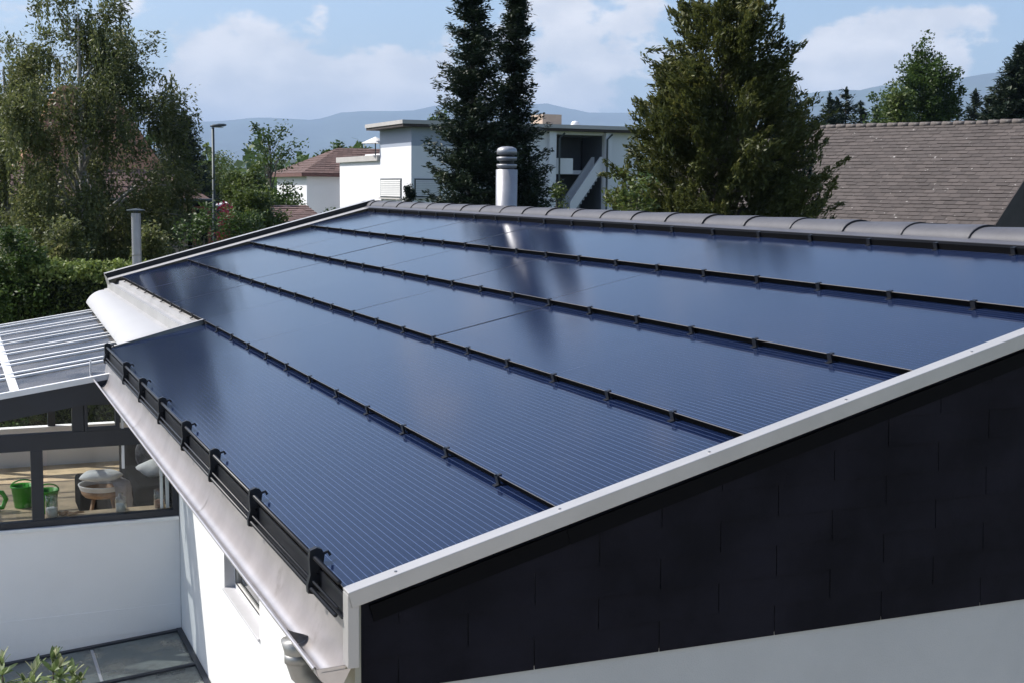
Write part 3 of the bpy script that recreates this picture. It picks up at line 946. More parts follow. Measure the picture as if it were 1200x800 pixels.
# canopy of wired glass below
can = empty('glass_canopy', (-.6, 7.0, -2.95))
tag(can, 'low glass canopy with dark frame along the foot of the white annex wall', 'canopy')
def cz_(x): return -2.905+.085*(x-.66)
cy = [8.40, 7.36, 6.32, 5.28]
for y in cy:
    m = MB(); m.bar((-2.6, y, cz_(-2.6)), (XW-.02, y, cz_(XW-.02)), .06, .06); build('beam', m, 'anthracite', can)
m = MB(); m.bar((XW-.03, 8.43, cz_(XW)), (XW-.03, 5.2, cz_(XW)), .05, .064); build('wall_rail', m, 'anthracite', can)
for i in range(3):
    for x0, x1 in ((-2.6, -1.45), (-1.44, -.245), (-.215, XW-.055)):
        m = MB(); m.quad((x0, cy[i]-.03, cz_(x0)+.012), (x0, cy[i+1]+.03, cz_(x0)+.012), (x1, cy[i+1]+.03, cz_(x1)+.012), (x1, cy[i]-.03, cz_(x1)+.012))
        build('pane', m, 'canopy_glass', can)
    m = MB(); m.bar((-.23, cy[i]-.03, cz_(-.23)-.004), (-.23, cy[i+1]+.03, cz_(-.23)-.004), .028, .02); build('glazing_strip', m, 'reveal_grey', can)
for x in (-2.5, .5):
    m = MB(); m.box(x-.04, x+.04, 5.24, 5.32, GZ-.05, cz_(x)-.03)
    build('support_post', m, 'anthracite', can)
pv = MB(); pv.box(-3.2, XW, 4.6, 8.45, GZ-.02, GZ+.03)
yd = MB(); yd.box(-14, 16, -26, .02, GZ-.02, GZ+.02); yd.box(-14, -3.25, .03, 8.6, GZ-.02, GZ+.02); yd.box(-3.24, .6, .03, 4.58, GZ-.02, GZ+.02)  # unseen paving, added to bounce warm light onto the shaded walls
tag(build('bounce_paving', yd, 'bounce_paving'), 'unseen pale paving added to bounce light onto the house walls', kind='structure')
tag(build('terrace', pv, 'reveal_grey'), 'grey terrace paving under the glass canopy', kind='structure')

# ------------------------------------------------------------------ things inside the conservatory
FZ = -2.30
def blob_cloth(mb, c, rx, ry, rz, seed, mi=0, n=16, m=10, rough=.12, flat=-1):
    rnd = random.Random(seed); ph = [rnd.uniform(0, 6.28) for _ in range(6)]
    b = len(mb.v)
    for i in range(m+1):
        th = math.pi*i/m
        for k in range(n):
            t = 2*math.pi*k/n
            rr = 1+rough*(math.sin(3*t+ph[0]+2*th)+.7*math.sin(5*t+ph[1]-3*th)+.5*math.sin(8*t+ph[2]+th))
            sx = abs(math.sin(th))**.7
            x = rx*rr*sx*math.cos(t); y = ry*rr*sx*math.sin(t); zz = rz*math.cos(th)*(1+.1*math.sin(4*t+ph[3]))
            mb.v.append((c[0]+x, c[1]+y, c[2]+max(zz, flat*rz)))
    for i in range(m):
        for k in range(n):
            mb.f.append((b+i*n+k, b+(i+1)*n+k, b+(i+1)*n+(k+1) % n, b+i*n+(k+1) % n)); mb.m.append(mi)
# sofa
so = empty('sofa', (.95, 11.2, FZ)); tag(so, 'dark grey fabric corner sofa behind the conservatory window', 'sofa')
m = MB(); m.box(.50, 1.62, 10.45, 12.0, FZ+.06, FZ+.26); build('base', m, 'sofa_cloth', so, bevel=.03)
m = MB(); m.box(.48, 1.64, 10.42, 11.75, FZ+.262, FZ+.46); build('seat', m, 'sofa_cloth', so, bevel=.05)
m = MB(); m.box(.48, 1.64, 11.76, 12.05, FZ+.262, FZ+.86); build('backrest', m, 'sofa_cloth', so, bevel=.06)
m = MB(); m.box(.22, .47, 10.55, 11.6, FZ+.08, FZ+.40); build('armrest', m, 'sofa_cloth', so, bevel=.05)
m = MB(); m.box(-.08, .46, 11.0, 11.72, FZ+.03, FZ+.41); build('footstool', m, 'sofa_cloth', so, bevel=.04)
for x, y in ((.55, 10.5), (1.55, 10.5), (.55, 11.95), (1.55, 11.95)):
    m = MB(); m.tube([(x, y, FZ), (x, y, FZ+.06)], .025, 8); build('leg', m, 'wood_leg', so)
m = MB(); blob_cloth(m, (.83, 11.45, FZ+.64), .22, .13, .20, 4, rough=.06)
tag(build('cushion', m, 'fur_grey', smooth=True), 'dark shaggy fur cushion leaning on the grey sofa back', 'cushion')
m = MB(); blob_cloth(m, (.84, 11.0, FZ+.555), .25, .19, .10, 9, rough=.10, flat=-.9)
tag(build('sheepskin', m, 'white_cloth', smooth=True), 'white crumpled throw lying on the grey sofa seat', 'throw')
# basket table with throw
ba = empty('basket_stool', (.12, 10.35, FZ)); tag(ba, 'white basket on splayed wooden legs behind the window', 'basket')
m = MB(); m.lathe((.12, 10.35, FZ), [(.252, .502), (.27, .55), (.275, .56), (.26, .56), (.24, .505)], 28); build('bowl', m, 'basket_white', ba, smooth=True)
m = MB(); m.lathe((.12, 10.35, FZ), [(.0, .42), (.205, .42), (.235, .45), (.25, .501), (.235, .501), (.19, .44), (.0, .44)], 28); build('shell', m, 'wood_leg', ba, smooth=True)
for a in (.6, 2.3, 3.75, 5.3):
    m = MB(); m.tube([(.12+.13*math.cos(a), 10.35+.13*math.sin(a), FZ+.43), (.12+.26*math.cos(a), 10.35+.26*math.sin(a), FZ)], [.02, .013], 8); build('leg', m, 'wood_leg', ba, smooth=True)
m = MB()
cvx = [(.02, .615), (.12, .625), (.22, .60), (.283, .565), (.300, .50), (.296, .42), (.305, .33), (.300, .25)]
NU = 22
for iu in range(NU+1):
    aa = -1.25+iu/NU*2.2
    for iv, (rr_, zz_) in enumerate(cvx):
        wv_ = .016*math.sin(iu*1.35+iv*.4)*(iv/7.0)+.010*math.sin(iu*2.9)*(iv/7.0)
        dz_ = -.06*math.sin(iu*.5)*(iv/7.0)**2
        m.v.append((.12+(rr_+wv_)*math.cos(aa), 10.35+(rr_+wv_)*math.sin(aa), FZ+zz_+dz_))
for iu in range(NU):
    for iv in range(len(cvx)-1):
        a_ = iu*len(cvx)+iv; m.f.append((a_, a_+1, a_+1+len(cvx), a_+len(cvx))); m.m.append(0)
tag(build('blanket', m, 'grey_cloth', smooth=True), 'grey woollen blanket hanging out of the white basket', 'blanket')
m = MB(); blob_cloth(m, (.09, 10.33, FZ+.655), .23, .19, .055, 31, rough=.07)
tag(build('folded_towel', m, 'white_cloth', smooth=True), 'white folded towel on top of the basket', 'towel')
# green buckets
def bucket(x, y, z, r, h, lab):
    b = empty('bucket', (x, y, z)); tag(b, lab, 'bucket')
    m = MB(); m.lathe((x, y, z), [(0, .005), (r*.75, .005), (r, h), (r*1.06, h), (r*1.06, h-.02), (r*.97, h-.02), (r*.95, h-.005), (r*.72, .02), (0, .02)], 24)
    build('body', m, 'green_plastic', b, smooth=True)
    m = MB(); m.tube([(x+r*math.cos(a), y-r*.9*math.sin(a)*.9, z+h-.01+.10*math.sin(a)) for a in np.linspace(0, math.pi, 12)], .009, 6)
    build('handle', m, 'green_plastic', b, smooth=True)
bucket(-.66, 11.9, -2.298, .14, .27, 'green plastic bucket standing on the wooden floor by the glass')
bucket(-.41, 11.5, -2.298, .13, .28, 'tall green plastic tub standing behind the dark window post')
wc = atY(12, 568, 10.6)
m = MB(); m.tube([(-1.08, 11.8, -2.12), (-1.0, 11.8, -2.07), (-.90, 11.8, -2.08), (-.86, 11.8, -2.16), (-.90, 11.8, -2.26), (-1.05, 11.8, -2.27), (-1.1, 11.8, -2.20), (-1.08, 11.8, -2.12)], .03, 8)
tag(build('garden_tray', m, 'green_plastic', smooth=True), 'small green plastic ring lying beside the green bucket', 'garden tool')
# glassware on the window board
def jar(x, y, r, h, lab, content=None, neck=True, cat='jar', mat='jar_glass'):
    b = empty('glass_jar', (x, y, -1.671)); tag(b, lab, cat)
    pr = [(0, .003), (r, .003), (r, h*.68), (r*.9, h*.76)] + ([(r*.42, h*.84), (r*.42, h), (r*.36, h)] if neck else [(r*.95, h), (r*.88, h)])
    m = MB(); m.lathe((x, y, -1.671), pr, 20); build('glass', m, mat, b, smooth=True)
    if content:
        m = MB(); m.lathe((x, y, -1.671), [(0, .006), (r*.9, .006), (r*.9, h*.42), (0, h*.45)], 16); build('filling', m, content, b, smooth=True)
p_ = atY(142, 603, YC+.2); jar(p_[0], p_[1], .055, .19, 'clear glass bottle standing on the window board', 'white_cloth', cat='bottle')
p_ = atY(187, 600, YC+.22); jar(p_[0], p_[1], .055, .19, 'glass jar with reddish filling on the window board', 'jar_content', neck=False)
p_ = atY(57, 604, YC+.2); jar(p_[0]+.03, p_[1], .06, .22, 'tall glass jar with pale pebbles beside the window post', 'white_cloth', neck=False)
for i in range(7):
    m = MB(); rr_ = random.Random(40+i); p0 = np.array([-.45+rr_.uniform(-.08, .12), YC+.2+rr_.uniform(-.06, .08), -1.655])
    d_ = np.array([rr_.uniform(.05, .16), rr_.uniform(-.05, .05), rr_.uniform(-.004, .02)])
    m.tube([p0, p0+d_*.5+(0, 0, .008), p0+d_], [.012, .014, .006], 6)
    tag(build('driftwood', m, 'wood_leg', smooth=True, origin=p0), 'small brown driftwood stick on the window board beside the pebble jar', 'driftwood', 'driftwood on the window board')

exec_foliage = True
# ================================================================== VEGETATION
def leaf_object(name, C_, D_, N_, L_, Wd, tint, mat, parent=None, origin=None, kind=None):
    """C_ centres, D_ leaf axis, N_ rough normal, L_ lengths, Wd widths: one diamond quad each"""
    C_ = np.asarray(C_, float); n = len(C_)
    D_ = D_/np.linalg.norm(D_, axis=1, keepdims=True)
    S_ = np.cross(D_, N_); S_ /= (np.linalg.norm(S_, axis=1, keepdims=True)+1e-9)
    L_ = np.broadcast_to(L_, (n,))[:, None]; Wd = np.broadcast_to(Wd, (n,))[:, None]
    org = wloc(parent) if parent is not None else (np.zeros(3) if origin is None else np.array(origin))
    V = np.empty((n, 4, 3))
    V[:, 0] = C_-D_*L_*.5; V[:, 1] = C_+S_*Wd*.5-D_*L_*.05; V[:, 2] = C_+D_*L_*.5; V[:, 3] = C_-S_*Wd*.5-D_*L_*.05
    V -= org
    me = bpy.data.meshes.new(name)
    me.vertices.add(4*n); me.vertices.foreach_set('co', V.reshape(-1))
    me.loops.add(4*n); me.loops.foreach_set('vertex_index', np.arange(4*n, dtype=np.int32))
    me.polygons.add(n); me.polygons.foreach_set('loop_start', np.arange(0, 4*n, 4, dtype=np.int32))
    at_ = me.attributes.new('tint', 'FLOAT', 'FACE'); at_.data.foreach_set('value', np.clip(tint, 0, 1).astype(np.float32))
    me.materials.append(MATS[mat]); me.update(calc_edges=True); me.validate()
    o = bpy.data.objects.new(name, me); COL.objects.link(o)
    if parent is not None: o.parent = parent
    else: o.location = tuple(org)
    WL[o.name] = org
    if kind: o['kind'] = kind
    return o

def unit(rs, n):
    v = rs.randn(n, 3); return v/np.linalg.norm(v, axis=1, keepdims=True)

def clump_tree(name, label, base, height, envelope, n_cl, per, cl_r, leaf, mat, seed, cat='tree', group=None, bark='bark',
               trunk_r=.16, droop=0.0, strands=0.0, low=.12, lean=(0, 0), inner=.35, squash=1.0, limbs=26, spray=0.0, lobes=0, lobe_r=.4):
    """trunk + limbs + crown of leaf clumps. envelope(t, az) -> radius at height fraction t"""
    rs = np.random.RandomState(seed)
    base = np.array(base, float)
    root = empty(name, base); tag(root, label, cat, group)
    axis = lambda t: base + np.array([lean[0]*t, lean[1]*t, height*t])
    # clump centres
    cs = []
    while len(cs) < n_cl:
        t = low+(1-low)*rs.rand(); a = rs.rand()*2*math.pi
        R = envelope(t, a)
        if rs.rand() > (R/envelope.maxr)**1.2+.05: continue
        q = (inner + (1-inner)*rs.rand()**.6)*R*(0.92+.16*rs.rand())
        c = axis(t)+np.array([q*math.cos(a), q*math.sin(a), 0])
        cs.append((c, q/max(R, .01), t, a))
    tone = [rs.rand()*.5 for _ in cs]
    if lobes:
        hub = cs[:lobes]
        for i in range(lobes, len(cs)):
            if rs.rand() < .12: continue
            j = rs.randint(lobes); c, q, t, a = hub[j]
            off = np.clip(rs.randn(3), -1.8, 1.8)*lobe_r*np.array([.55, .55, .62])
            cs[i] = (c+off-np.array([0, 0, droop*.5*lobe_r]), q, t, a); tone[i] = tone[j]*.8+.1*rs.rand()
    # limbs
    mb = MB()
    mb.tube([axis(t)+rs.randn(3)*np.array([1, 1, 0])*.03*height*.05 for t in (0, .25, .5, .75, .93)], [trunk_r, trunk_r*.8, trunk_r*.58, trunk_r*.34, trunk_r*.1], 8)
    pick = rs.choice(len(cs), min(limbs, len(cs)), replace=False)
    for i in pick:
        c, q, t, a = cs[i]
        t0 = max(.06, t-.10-.16*rs.rand()*(1 if droop == 0 else .5))
        p0 = axis(t0); mid = (p0+c)/2+np.array([0, 0, .08*height*rs.rand()+droop*.2]); 
        r0 = trunk_r*(1-t0)*.45+.012
        mb.tube([p0, (p0+mid)/2+rs.randn(3)*.04, mid, (mid+c)/2+rs.randn(3)*.04, c], [r0, r0*.75, r0*.5, r0*.3, .006], 6, cap=False)
    build('trunk', mb, bark, root, smooth=True)
    C_, D_, N_, T_ = [], [], [], []
    for (c, q, t, a), tn_ in zip(cs, tone):
        k = int(per*(.6+.8*rs.rand()))
        out = np.array([math.cos(a), math.sin(a), .35-droop])
        cl = cl_r*(.7+.6*rs.rand())
        if strands > 0 and rs.rand() < strands:
            # hanging twigs
            ns_ = max(2, k//12)
            for _ in range(ns_):
                p0 = c+rs.randn(3)*cl*.45
                ln = cl*(1.2+1.5*rs.rand()); kk = 12
                u = np.linspace(0, 1, kk)
                sway = np.array([math.cos(a), math.sin(a), 0])*cl*.5*rs.rand()
                pts = p0+np.outer(u, sway)*(1-u[:, None]*.5)+np.outer(u**1.2, np.array([0, 0, -ln]))+rs.randn(kk, 3)*cl*.07
                d = np.tile(np.array([0, 0, -1.0]), (kk, 1))+rs.randn(kk, 3)*.55
                C_.append(pts); D_.append(d); N_.append(unit(rs, kk)); T_.append(np.full(kk, tn_)+rs.rand(kk)*.5)
        else:
            off = np.clip(rs.randn(k, 3), -1.7, 1.7)*cl*np.array([.5, .5, .5*squash])
            if spray > 0:
                ax = np.array([math.cos(a), math.sin(a), .25+.9*rs.rand()])+rs.randn(3)*.35; ax /= np.linalg.norm(ax)
                uu = rs.rand(k)**.8
                off = off*(1.05-.8*uu[:, None])*.8+np.outer((uu-.45)*spray*(.6+.8*rs.rand()), ax)
                out = ax*1.3
            d = unit(rs, k)*.8+out*.9
            C_.append(c+off); D_.append(d); N_.append(unit(rs, k)*.7+np.array([0, 0, .8])); T_.append(np.full(k, tn_)+rs.rand(k)*.5)
    C_ = np.concatenate(C_); D_ = np.concatenate(D_); N_ = np.concatenate(N_); T_ = np.concatenate(T_)
    n = len(C_)
    leaf_object('crown', C_, D_, N_, leaf[0]*(.7+.6*rs.rand(n)), leaf[1]*(.7+.6*rs.rand(n)), T_, mat, root)
    return root
class Env:
    """crown radius by height fraction from a table, with lobes round the axis"""
    def __init__(s, tab, lobe=.14, k=5, seed=0):
        s.t = [a for a, _ in tab]; s.r = [b for _, b in tab]; s.maxr = max(s.r); s.l = lobe; s.k = k; s.p = seed
    def __call__(s, t, a):
        return float(np.interp(t, s.t, s.r))*(1+s.l*math.sin(s.k*a+s.p+9*t)+s.l*.7*math.sin((s.k-2)*a-5*t*3+s.p*2))

class Env2(Env):
    """as Env, with ragged tufts reaching out at every height"""
    def __call__(s, t, a):
        return float(np.interp(t, s.t, s.r))*(.94+s.l*math.sin(s.k*a+s.p+23*t)+s.l*.8*math.sin((s.k-4)*a-31*t+s.p*2)+s.l*.6*math.sin(61*t+3*a))
def spruce(name, label, base, height, rmax, seed, group=None, mat='leaf_spruce', whorl=.30, nb=9, dens=1.0, needle=(.13, .03), bottom=.05, powr=.75, irregular=.25, up=.25):
    rs = np.random.RandomState(seed); base = np.array(base, float)
    root = empty(name, base); tag(root, label, 'tree', group)
    mb = MB(); mb.tube([base+(0, 0, height*t) for t in (0, .3, .6, .85, 1.0)], [.018*height, .014*height, .009*height, .004*height, .008], 8)
    C_, D_, N_, T_ = [], [], [], []
    z_ = bottom*height
    while z_ < height*.985:
        t = z_/height
        for b in range(nb):
            a = rs.rand()*2*math.pi
            L = rmax*((1-t)**powr)*(1-irregular+2*irregular*rs.rand())+.08
            p0 = base+np.array([0, 0, z_+rs.randn()*whorl*.3])
            hd = np.array([math.cos(a), math.sin(a), 0])
            K = max(4, int(L/.11))
            u = np.linspace(.12, 1, K)
            sag = -.34*u+ (.34+up)*u**2.4 - .10*(1-t)*u
            pts = p0+np.outer(u*L, hd)+np.outer(sag*L*.75, np.array([0, 0, 1.0]))
            if L > .5 and b < 5: mb.tube([p0, pts[K//2], pts[-1]], [.02*L+.005, .010*L, .004], 5, cap=False)
            side = np.array([-hd[1], hd[0], 0])
            tone = rs.rand()*.5
            for i in range(K):
                wdt = L*.34*(1-.75*u[i])+.05
                m_ = max(4, int(9*dens*(wdt/.25+.5)))
                s_ = rs.uniform(-1, 1, m_)
                c = pts[i]+np.outer(s_*wdt, side)+np.outer(-np.abs(s_)*wdt*.30, np.array([0, 0, 1.]))+rs.randn(m_, 3)*np.array([.05, .05, .05])
                d = hd*.9+np.outer(s_*.9, side)+rs.randn(m_, 3)*.4+np.array([0, 0, .12])
                C_.append(c); D_.append(d); N_.append(rs.randn(m_, 3)*.5+np.array([0, 0, 1.]))
                T_.append(tone+rs.rand(m_)*.35+.22*u[i])
        z_ += whorl*(.75+.5*rs.rand())*(1.0-.45*t)
    # leader
    m_ = 60; u = rs.rand(m_)
    C_.append(base+np.stack([rs.randn(m_)*.04, rs.randn(m_)*.04, height*(.95+.06*u)], 1)); D_.append(rs.randn(m_, 3)*.5+np.array([0, 0, 1.])); N_.append(unit(rs, m_)); T_.append(rs.rand(m_)*.6)
    build('trunk', mb, 'bark', root, smooth=True)
    C_ = np.concatenate(C_); n = len(C_)
    leaf_object('crown', C_, np.concatenate(D_), np.concatenate(N_), needle[0]*(.6+.8*rs.rand(n)), needle[1]*(.6+.8*rs.rand(n)), np.concatenate(T_), mat, root)
    return root

def base_at(px, d, z=GZ2):
    p = at(px, 217, d); return np.array([p[0], p[1], z])
def ztop_at(px, py, d): return at(px, py, d)[2]

# big drooping birch on the left, with a second behind it
D = 33.0
b0 = base_at(97, D); hgt = ztop_at(97, -14, D)-GZ2
E1 = Env([(0, .6), (.10, 1.7), (.25, 2.15), (.45, 2.15), (.60, 2.3), (.74, 2.25), (.86, 1.8), (.94, 1.2), (1, .45)], .26, 5, 1.0)
clump_tree('birch_tree', 'tall drooping birch with grey green leaves behind the clipped hedge', b0, hgt, E1, 1000, 125, .30, (.11, .046), 'leaf_birch', 11, bark='bark_pale', trunk_r=.17, droop=.4, strands=.5, low=.12, inner=.25, limbs=70, lobes=75, lobe_r=.62)
D = 36.0
b1 = base_at(8, D); h1 = ztop_at(8, 52, D)-GZ2
E2 = Env([(0, .5), (.15, 1.2), (.4, 1.55), (.7, 1.3), (.9, .7), (1, .2)], .25, 4, 2.0)
clump_tree('birch_tree', 'thinner birch with sparse crown beside the tall drooping birch', b1, h1, E2, 300, 90, .32, (.11, .048), 'leaf_birch', 12, bark='bark_pale', trunk_r=.12, droop=.5, strands=.6, low=.2, inner=.1, limbs=40, lobes=30, lobe_r=.5)
# shrubs below on the left
D = 22.0
for i, (px, pyt, rr, mt, lab) in enumerate(((18, 268, .75, 'leaf_green', 'round leafy shrub at the foot of the birches'),
                                        (75, 262, .6, 'leaf_birch', 'dark loose shrub between hedge and birch trunk'),
                                        (176, 268, .45, 'leaf_birch', 'dark green shrub behind the pale flue pipe'))):
    Dd = D+1.5*i
    b = base_at(px, Dd); hh = ztop_at(px, pyt, Dd)-GZ2
    clump_tree('shrub', lab, b, hh, Env([(0, rr*.6), (.3, rr), (.7, rr*.9), (1, rr*.3)], .15, 5, i), 330, 70, .19, (.08, .045), mt, 60+i, cat='shrub', trunk_r=.05, low=.08, inner=.2, limbs=16)
# clipped hedge
hd = empty('hedge', (0, 0, GZ2))
D = 21.5
pa, pb = at(-40, 322, D+.8), at(178, 306, D)
ha = np.array([pa[0], pa[1]]); hb = np.array([pb[0], pb[1]])
zt_ = (pa[2]+pb[2])/2
hd.location = (ha[0]*.5+hb[0]*.5, ha[1]*.5+hb[1]*.5, GZ2); WL[hd.name] = np.array(hd.location)
tag(hd, 'clipped green hedge with sunlight painted into its top leaves behind the conservatory', 'hedge')
rs = np.random.RandomState(77)
n = 26000
u = rs.rand(n); dirv = (hb-ha)/np.linalg.norm(hb-ha); nrm = np.array([dirv[1], -dirv[0]])
if nrm[1] > 0: nrm = -nrm
top_m = rs.rand(n) < .5
depth = np.where(top_m, rs.rand(n)*1.0, np.abs(rs.randn(n))*.05)
zz = np.where(top_m, zt_-np.abs(rs.randn(n))*.05, zt_-(zt_-GZ2)*rs.rand(n)**1.3)
zz = zz+.05*np.sin(u*40)+.035*np.sin(u*93+1)
XY = ha+np.outer(u, hb-ha)-np.outer(depth, nrm)
C_ = np.stack([XY[:, 0], XY[:, 1], zz], 1)+rs.randn(n, 3)*.03
leaf_object('foliage', C_, unit(rs, n)+np.array([0, 0, .4]), unit(rs, n)+np.array([0, 0, .9]), .085, .05, np.where(C_[:, 2] > zt_-.22, .45+.55*rs.rand(n), .35*rs.rand(n)), 'leaf_hedge', hd)  # sunlit top and shaded front put into the leaf tint by height
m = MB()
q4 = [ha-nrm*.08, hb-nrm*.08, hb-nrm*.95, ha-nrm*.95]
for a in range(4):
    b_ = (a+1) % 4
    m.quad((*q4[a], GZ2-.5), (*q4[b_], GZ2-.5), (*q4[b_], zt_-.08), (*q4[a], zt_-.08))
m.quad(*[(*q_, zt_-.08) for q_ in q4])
build('dark_core', m, 'hedge_core', hd)  # solid dark box added inside the leaves to block light

# spruce pair behind the flue
D = 30.0
spruce('spruce_tree', 'thicker dark spruce of the grown-together pair beside the white building', base_at(553, D), ztop_at(553, -52, D)-GZ2, 1.24, 21, 'spruce pair', whorl=.34, nb=10, dens=3.0, powr=.66, needle=(.12, .042), bottom=.03, irregular=.5)
spruce('spruce_tree', 'narrower dark spruce of the pair, next to the stair loggia', base_at(602, D+.8), ztop_at(602, -18, D+.8)-GZ2, 1.22, 22, 'spruce pair', whorl=.34, nb=10, dens=3.0, powr=.74, needle=(.12, .042), bottom=.03, irregular=.5)
# broad cypress
D = 24.0
b0 = base_at(838, D); hgt = ztop_at(850, -16, D)-GZ2
E3 = Env2([(0, 1.75), (.30, 1.85), (.45, 1.86), (.58, 1.72), (.70, 1.42), (.82, 1.05), (.92, .72), (1, .28)], .13, 9, 3.0)
clump_tree('cypress_tree', 'broad olive green cypress with dense ragged crown behind the ridge', b0, hgt, E3, 2100, 125, .24, (.10, .036), 'leaf_thuja', 31, trunk_r=.2, low=.10, inner=.32, squash=1.0, limbs=70, lean=(.10, 0), spray=.75, lobes=430, lobe_r=.24)
b2 = base_at(925, D+1.5); h2 = ztop_at(925, 98, D+1.5)-GZ2
clump_tree('cypress_tree', 'small dark cypress peeking out beside the broad olive cypress', b2, h2, Env([(0, .6), (.4, .62), (.7, .5), (1, .1)], .12, 5, 1.0), 330, 100, .19, (.10, .036), 'leaf_spruce', 32, trunk_r=.09, low=.1, inner=.3, spray=.5, squash=1.0, limbs=26)
b3 = base_at(740, D-2); h3 = ztop_at(740, 200, D-2)-GZ2
clump_tree('shrub', 'yellow green shrub at the foot of the broad cypress', b3, h3, Env([(0, .45), (.5, .55), (.8, .45), (1, .12)], .18, 5, 4.0), 170, 60, .17, (.08, .045), 'leaf_lime', 33, cat='shrub', trunk_r=.05, low=.2, inner=.2, limbs=18)
b4 = base_at(654, 26); h4 = ztop_at(654, 219, 26)-GZ2
clump_tree('shrub', 'small pointed yellow green shrub below the loggia stairs', b4, h4, Env([(0, .22), (.7, .30), (.9, .2), (1, .05)], .1, 5, 4.0), 60, 60, .12, (.07, .04), 'leaf_lime', 34, cat='shrub', trunk_r=.03, low=.5, inner=.1, limbs=10)

# ================================================================== BUILDINGS
def horiz(px, d):
    p = at(px, 217, d); return np.array([p[0], p[1], 0.0])
def stepped_roof(mb, e0, e1, r0, r1, rowh, lift=.03, mi=0, tw=.30, seed=1, gap=.012):
    """separate overlapping tiles in half bond from eave line e0-e1 up to ridge line r0-r1"""
    rnd = random.Random(seed)
    e0, e1, r0, r1 = [np.array(v, float) for v in (e0, e1, r0, r1)]
    L = np.linalg.norm((r0+r1)/2-(e0+e1)/2); n = max(2, int(L/rowh))
    nrm = np.cross(e1-e0, r0-e0); nrm /= np.linalg.norm(nrm)
    if nrm[2] < 0: nrm = -nrm
    for i in range(n):
        t0, t1 = i/n, (i+1)/n
        a, b = e0+(r0-e0)*t0, e1+(r1-e1)*t0
        c, d = e1+(r1-e1)*t1, e0+(r0-e0)*t1
        w0 = np.linalg.norm(b-a)
        if w0 < .05: continue
        k = max(1, int(round(w0/tw))); off = .5 if i % 2 else 0.0
        us = [max(0.0, min(1.0, (j+off)/k)) for j in range(-1, k+1)]
        us = sorted(set(us+[0.0, 1.0]))
        for u0, u1 in zip(us[:-1], us[1:]):
            if u1-u0 < .004: continue
            g_ = gap/w0*.5
            p0, p1 = a+(b-a)*(u0+g_), a+(b-a)*(u1-g_)
            q1, q0 = d+(c-d)*(u1-g_), d+(c-d)*(u0+g_)
            li = lift*(.7+.7*rnd.random()); sl = (d-a)/(np.linalg.norm(d-a)+1e-9)*rnd.uniform(-.018, .01)
            tn = rnd.random()
            lo = nrm*li
            mb.quad(p0+lo+sl, p1+lo+sl*.8, q1+nrm*lift*.15, q0+nrm*lift*.15, mi, tn)
            mb.quad(p0+sl, p1+sl, p1+lo+sl*.8, p0+lo+sl, mi, tn*.3)  # butt edge tinted darker, step shading put into the colour
        mb.quad(a-nrm*.004, b-nrm*.004, c-nrm*.004, d-nrm*.004, mi, 0.0)

# --- white flat-roofed apartment building, parallel to the solar house
DB = 62.0
wb = empty('apartment_building', (*horiz(560, DB)[:2], GZ2)); tag(wb, 'white flat-roofed apartment building with blue-grey upper band and open stair loggia', 'building')
kc = at(482, 190, DB)                       # near corner
kx, ky = kc[0], kc[1]
def zx(px, py, y):                           # x,z on the facade facing the camera (plane Y = y)
    p = atY(px, py, y); return p[0], p[2]
def zy(px, py, x):                           # y,z on the side facing left (plane X = x)
    p = atX(px, py, x); return p[1], p[2]
ztopb = zx(482, 149, ky)[1]; zband = zx(482, 171, ky)[1]
xr = zx(748, 170, ky)[0]
yl = zy(445, 170, kx)[0]
def part(name, mb, mat, parent, **k): return build(name, mb, mat, parent, **k)
# facade right of the corner up to the loggia, loggia recess, end bay
xl0 = zx(651, 170, ky)[0]; xl1 = zx(709, 170, ky)[0]
m = MB()
m.box(kx, xl0, ky, yl, GZ2-.3, zband)
m.box(xl1, xr, ky, yl, GZ2-.3, ztopb)
m.box(xl0, xl1, ky+2.6, yl, GZ2-.3, ztopb)
part('wall', m, 'bld_white', wb)
m = MB(); m.box(kx, zx(560, 160, ky)[0], ky, yl, zband+.002, ztopb); part('upper_band', m, 'bld_blue', wb)
m = MB(); m.box(zx(560, 160, ky)[0]+.004, xl0, ky, yl, zband+.002, ztopb); part('upper_wall', m, 'bld_white', wb)
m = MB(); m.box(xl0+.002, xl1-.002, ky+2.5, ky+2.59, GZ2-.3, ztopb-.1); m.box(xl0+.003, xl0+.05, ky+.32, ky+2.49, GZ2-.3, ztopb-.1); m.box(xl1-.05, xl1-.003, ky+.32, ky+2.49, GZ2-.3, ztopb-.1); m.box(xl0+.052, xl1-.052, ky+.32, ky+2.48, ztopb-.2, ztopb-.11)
part('loggia_shade_liner', m, 'loggia_shade', wb)  # dark liners added inside; the recess's shade is in their colour
m = MB(); m.box(kx-.55, xr+.6, ky-.45, yl+.5, ztopb+.003, ztopb+.12); part('roof_slab', m, 'soffit_brown', wb)  # dark brown slab paints the soffit shading below the roof edge
m = MB(); m.box(kx-.60, xr+.62, ky-.50, yl+.55, ztopb+.122, ztopb+.30); part('roof_edge', m, 'bld_roof_edge', wb)
for pxa, pxb_ in ((643, 651), (709, 716)):
    xa, xb = zx(pxa, 180, ky-.15)[0], zx(pxb_, 180, ky-.15)[0]
    m = MB(); m.box(xa, xb, ky-.25, ky-.003, GZ2-.3, ztopb-.02); part('column', m, 'bld_white', wb)
for px_ in (656, 712):
    xd = zx(px_, 160, ky-.3)[0]; m = MB(); m.tube([(xd, ky-.3, GZ2), (xd, ky-.3, ztopb-.35), (xd+.25, ky-.35, ztopb-.1)], .05, 6); part('downpipe', m, 'lamp_grey', wb)
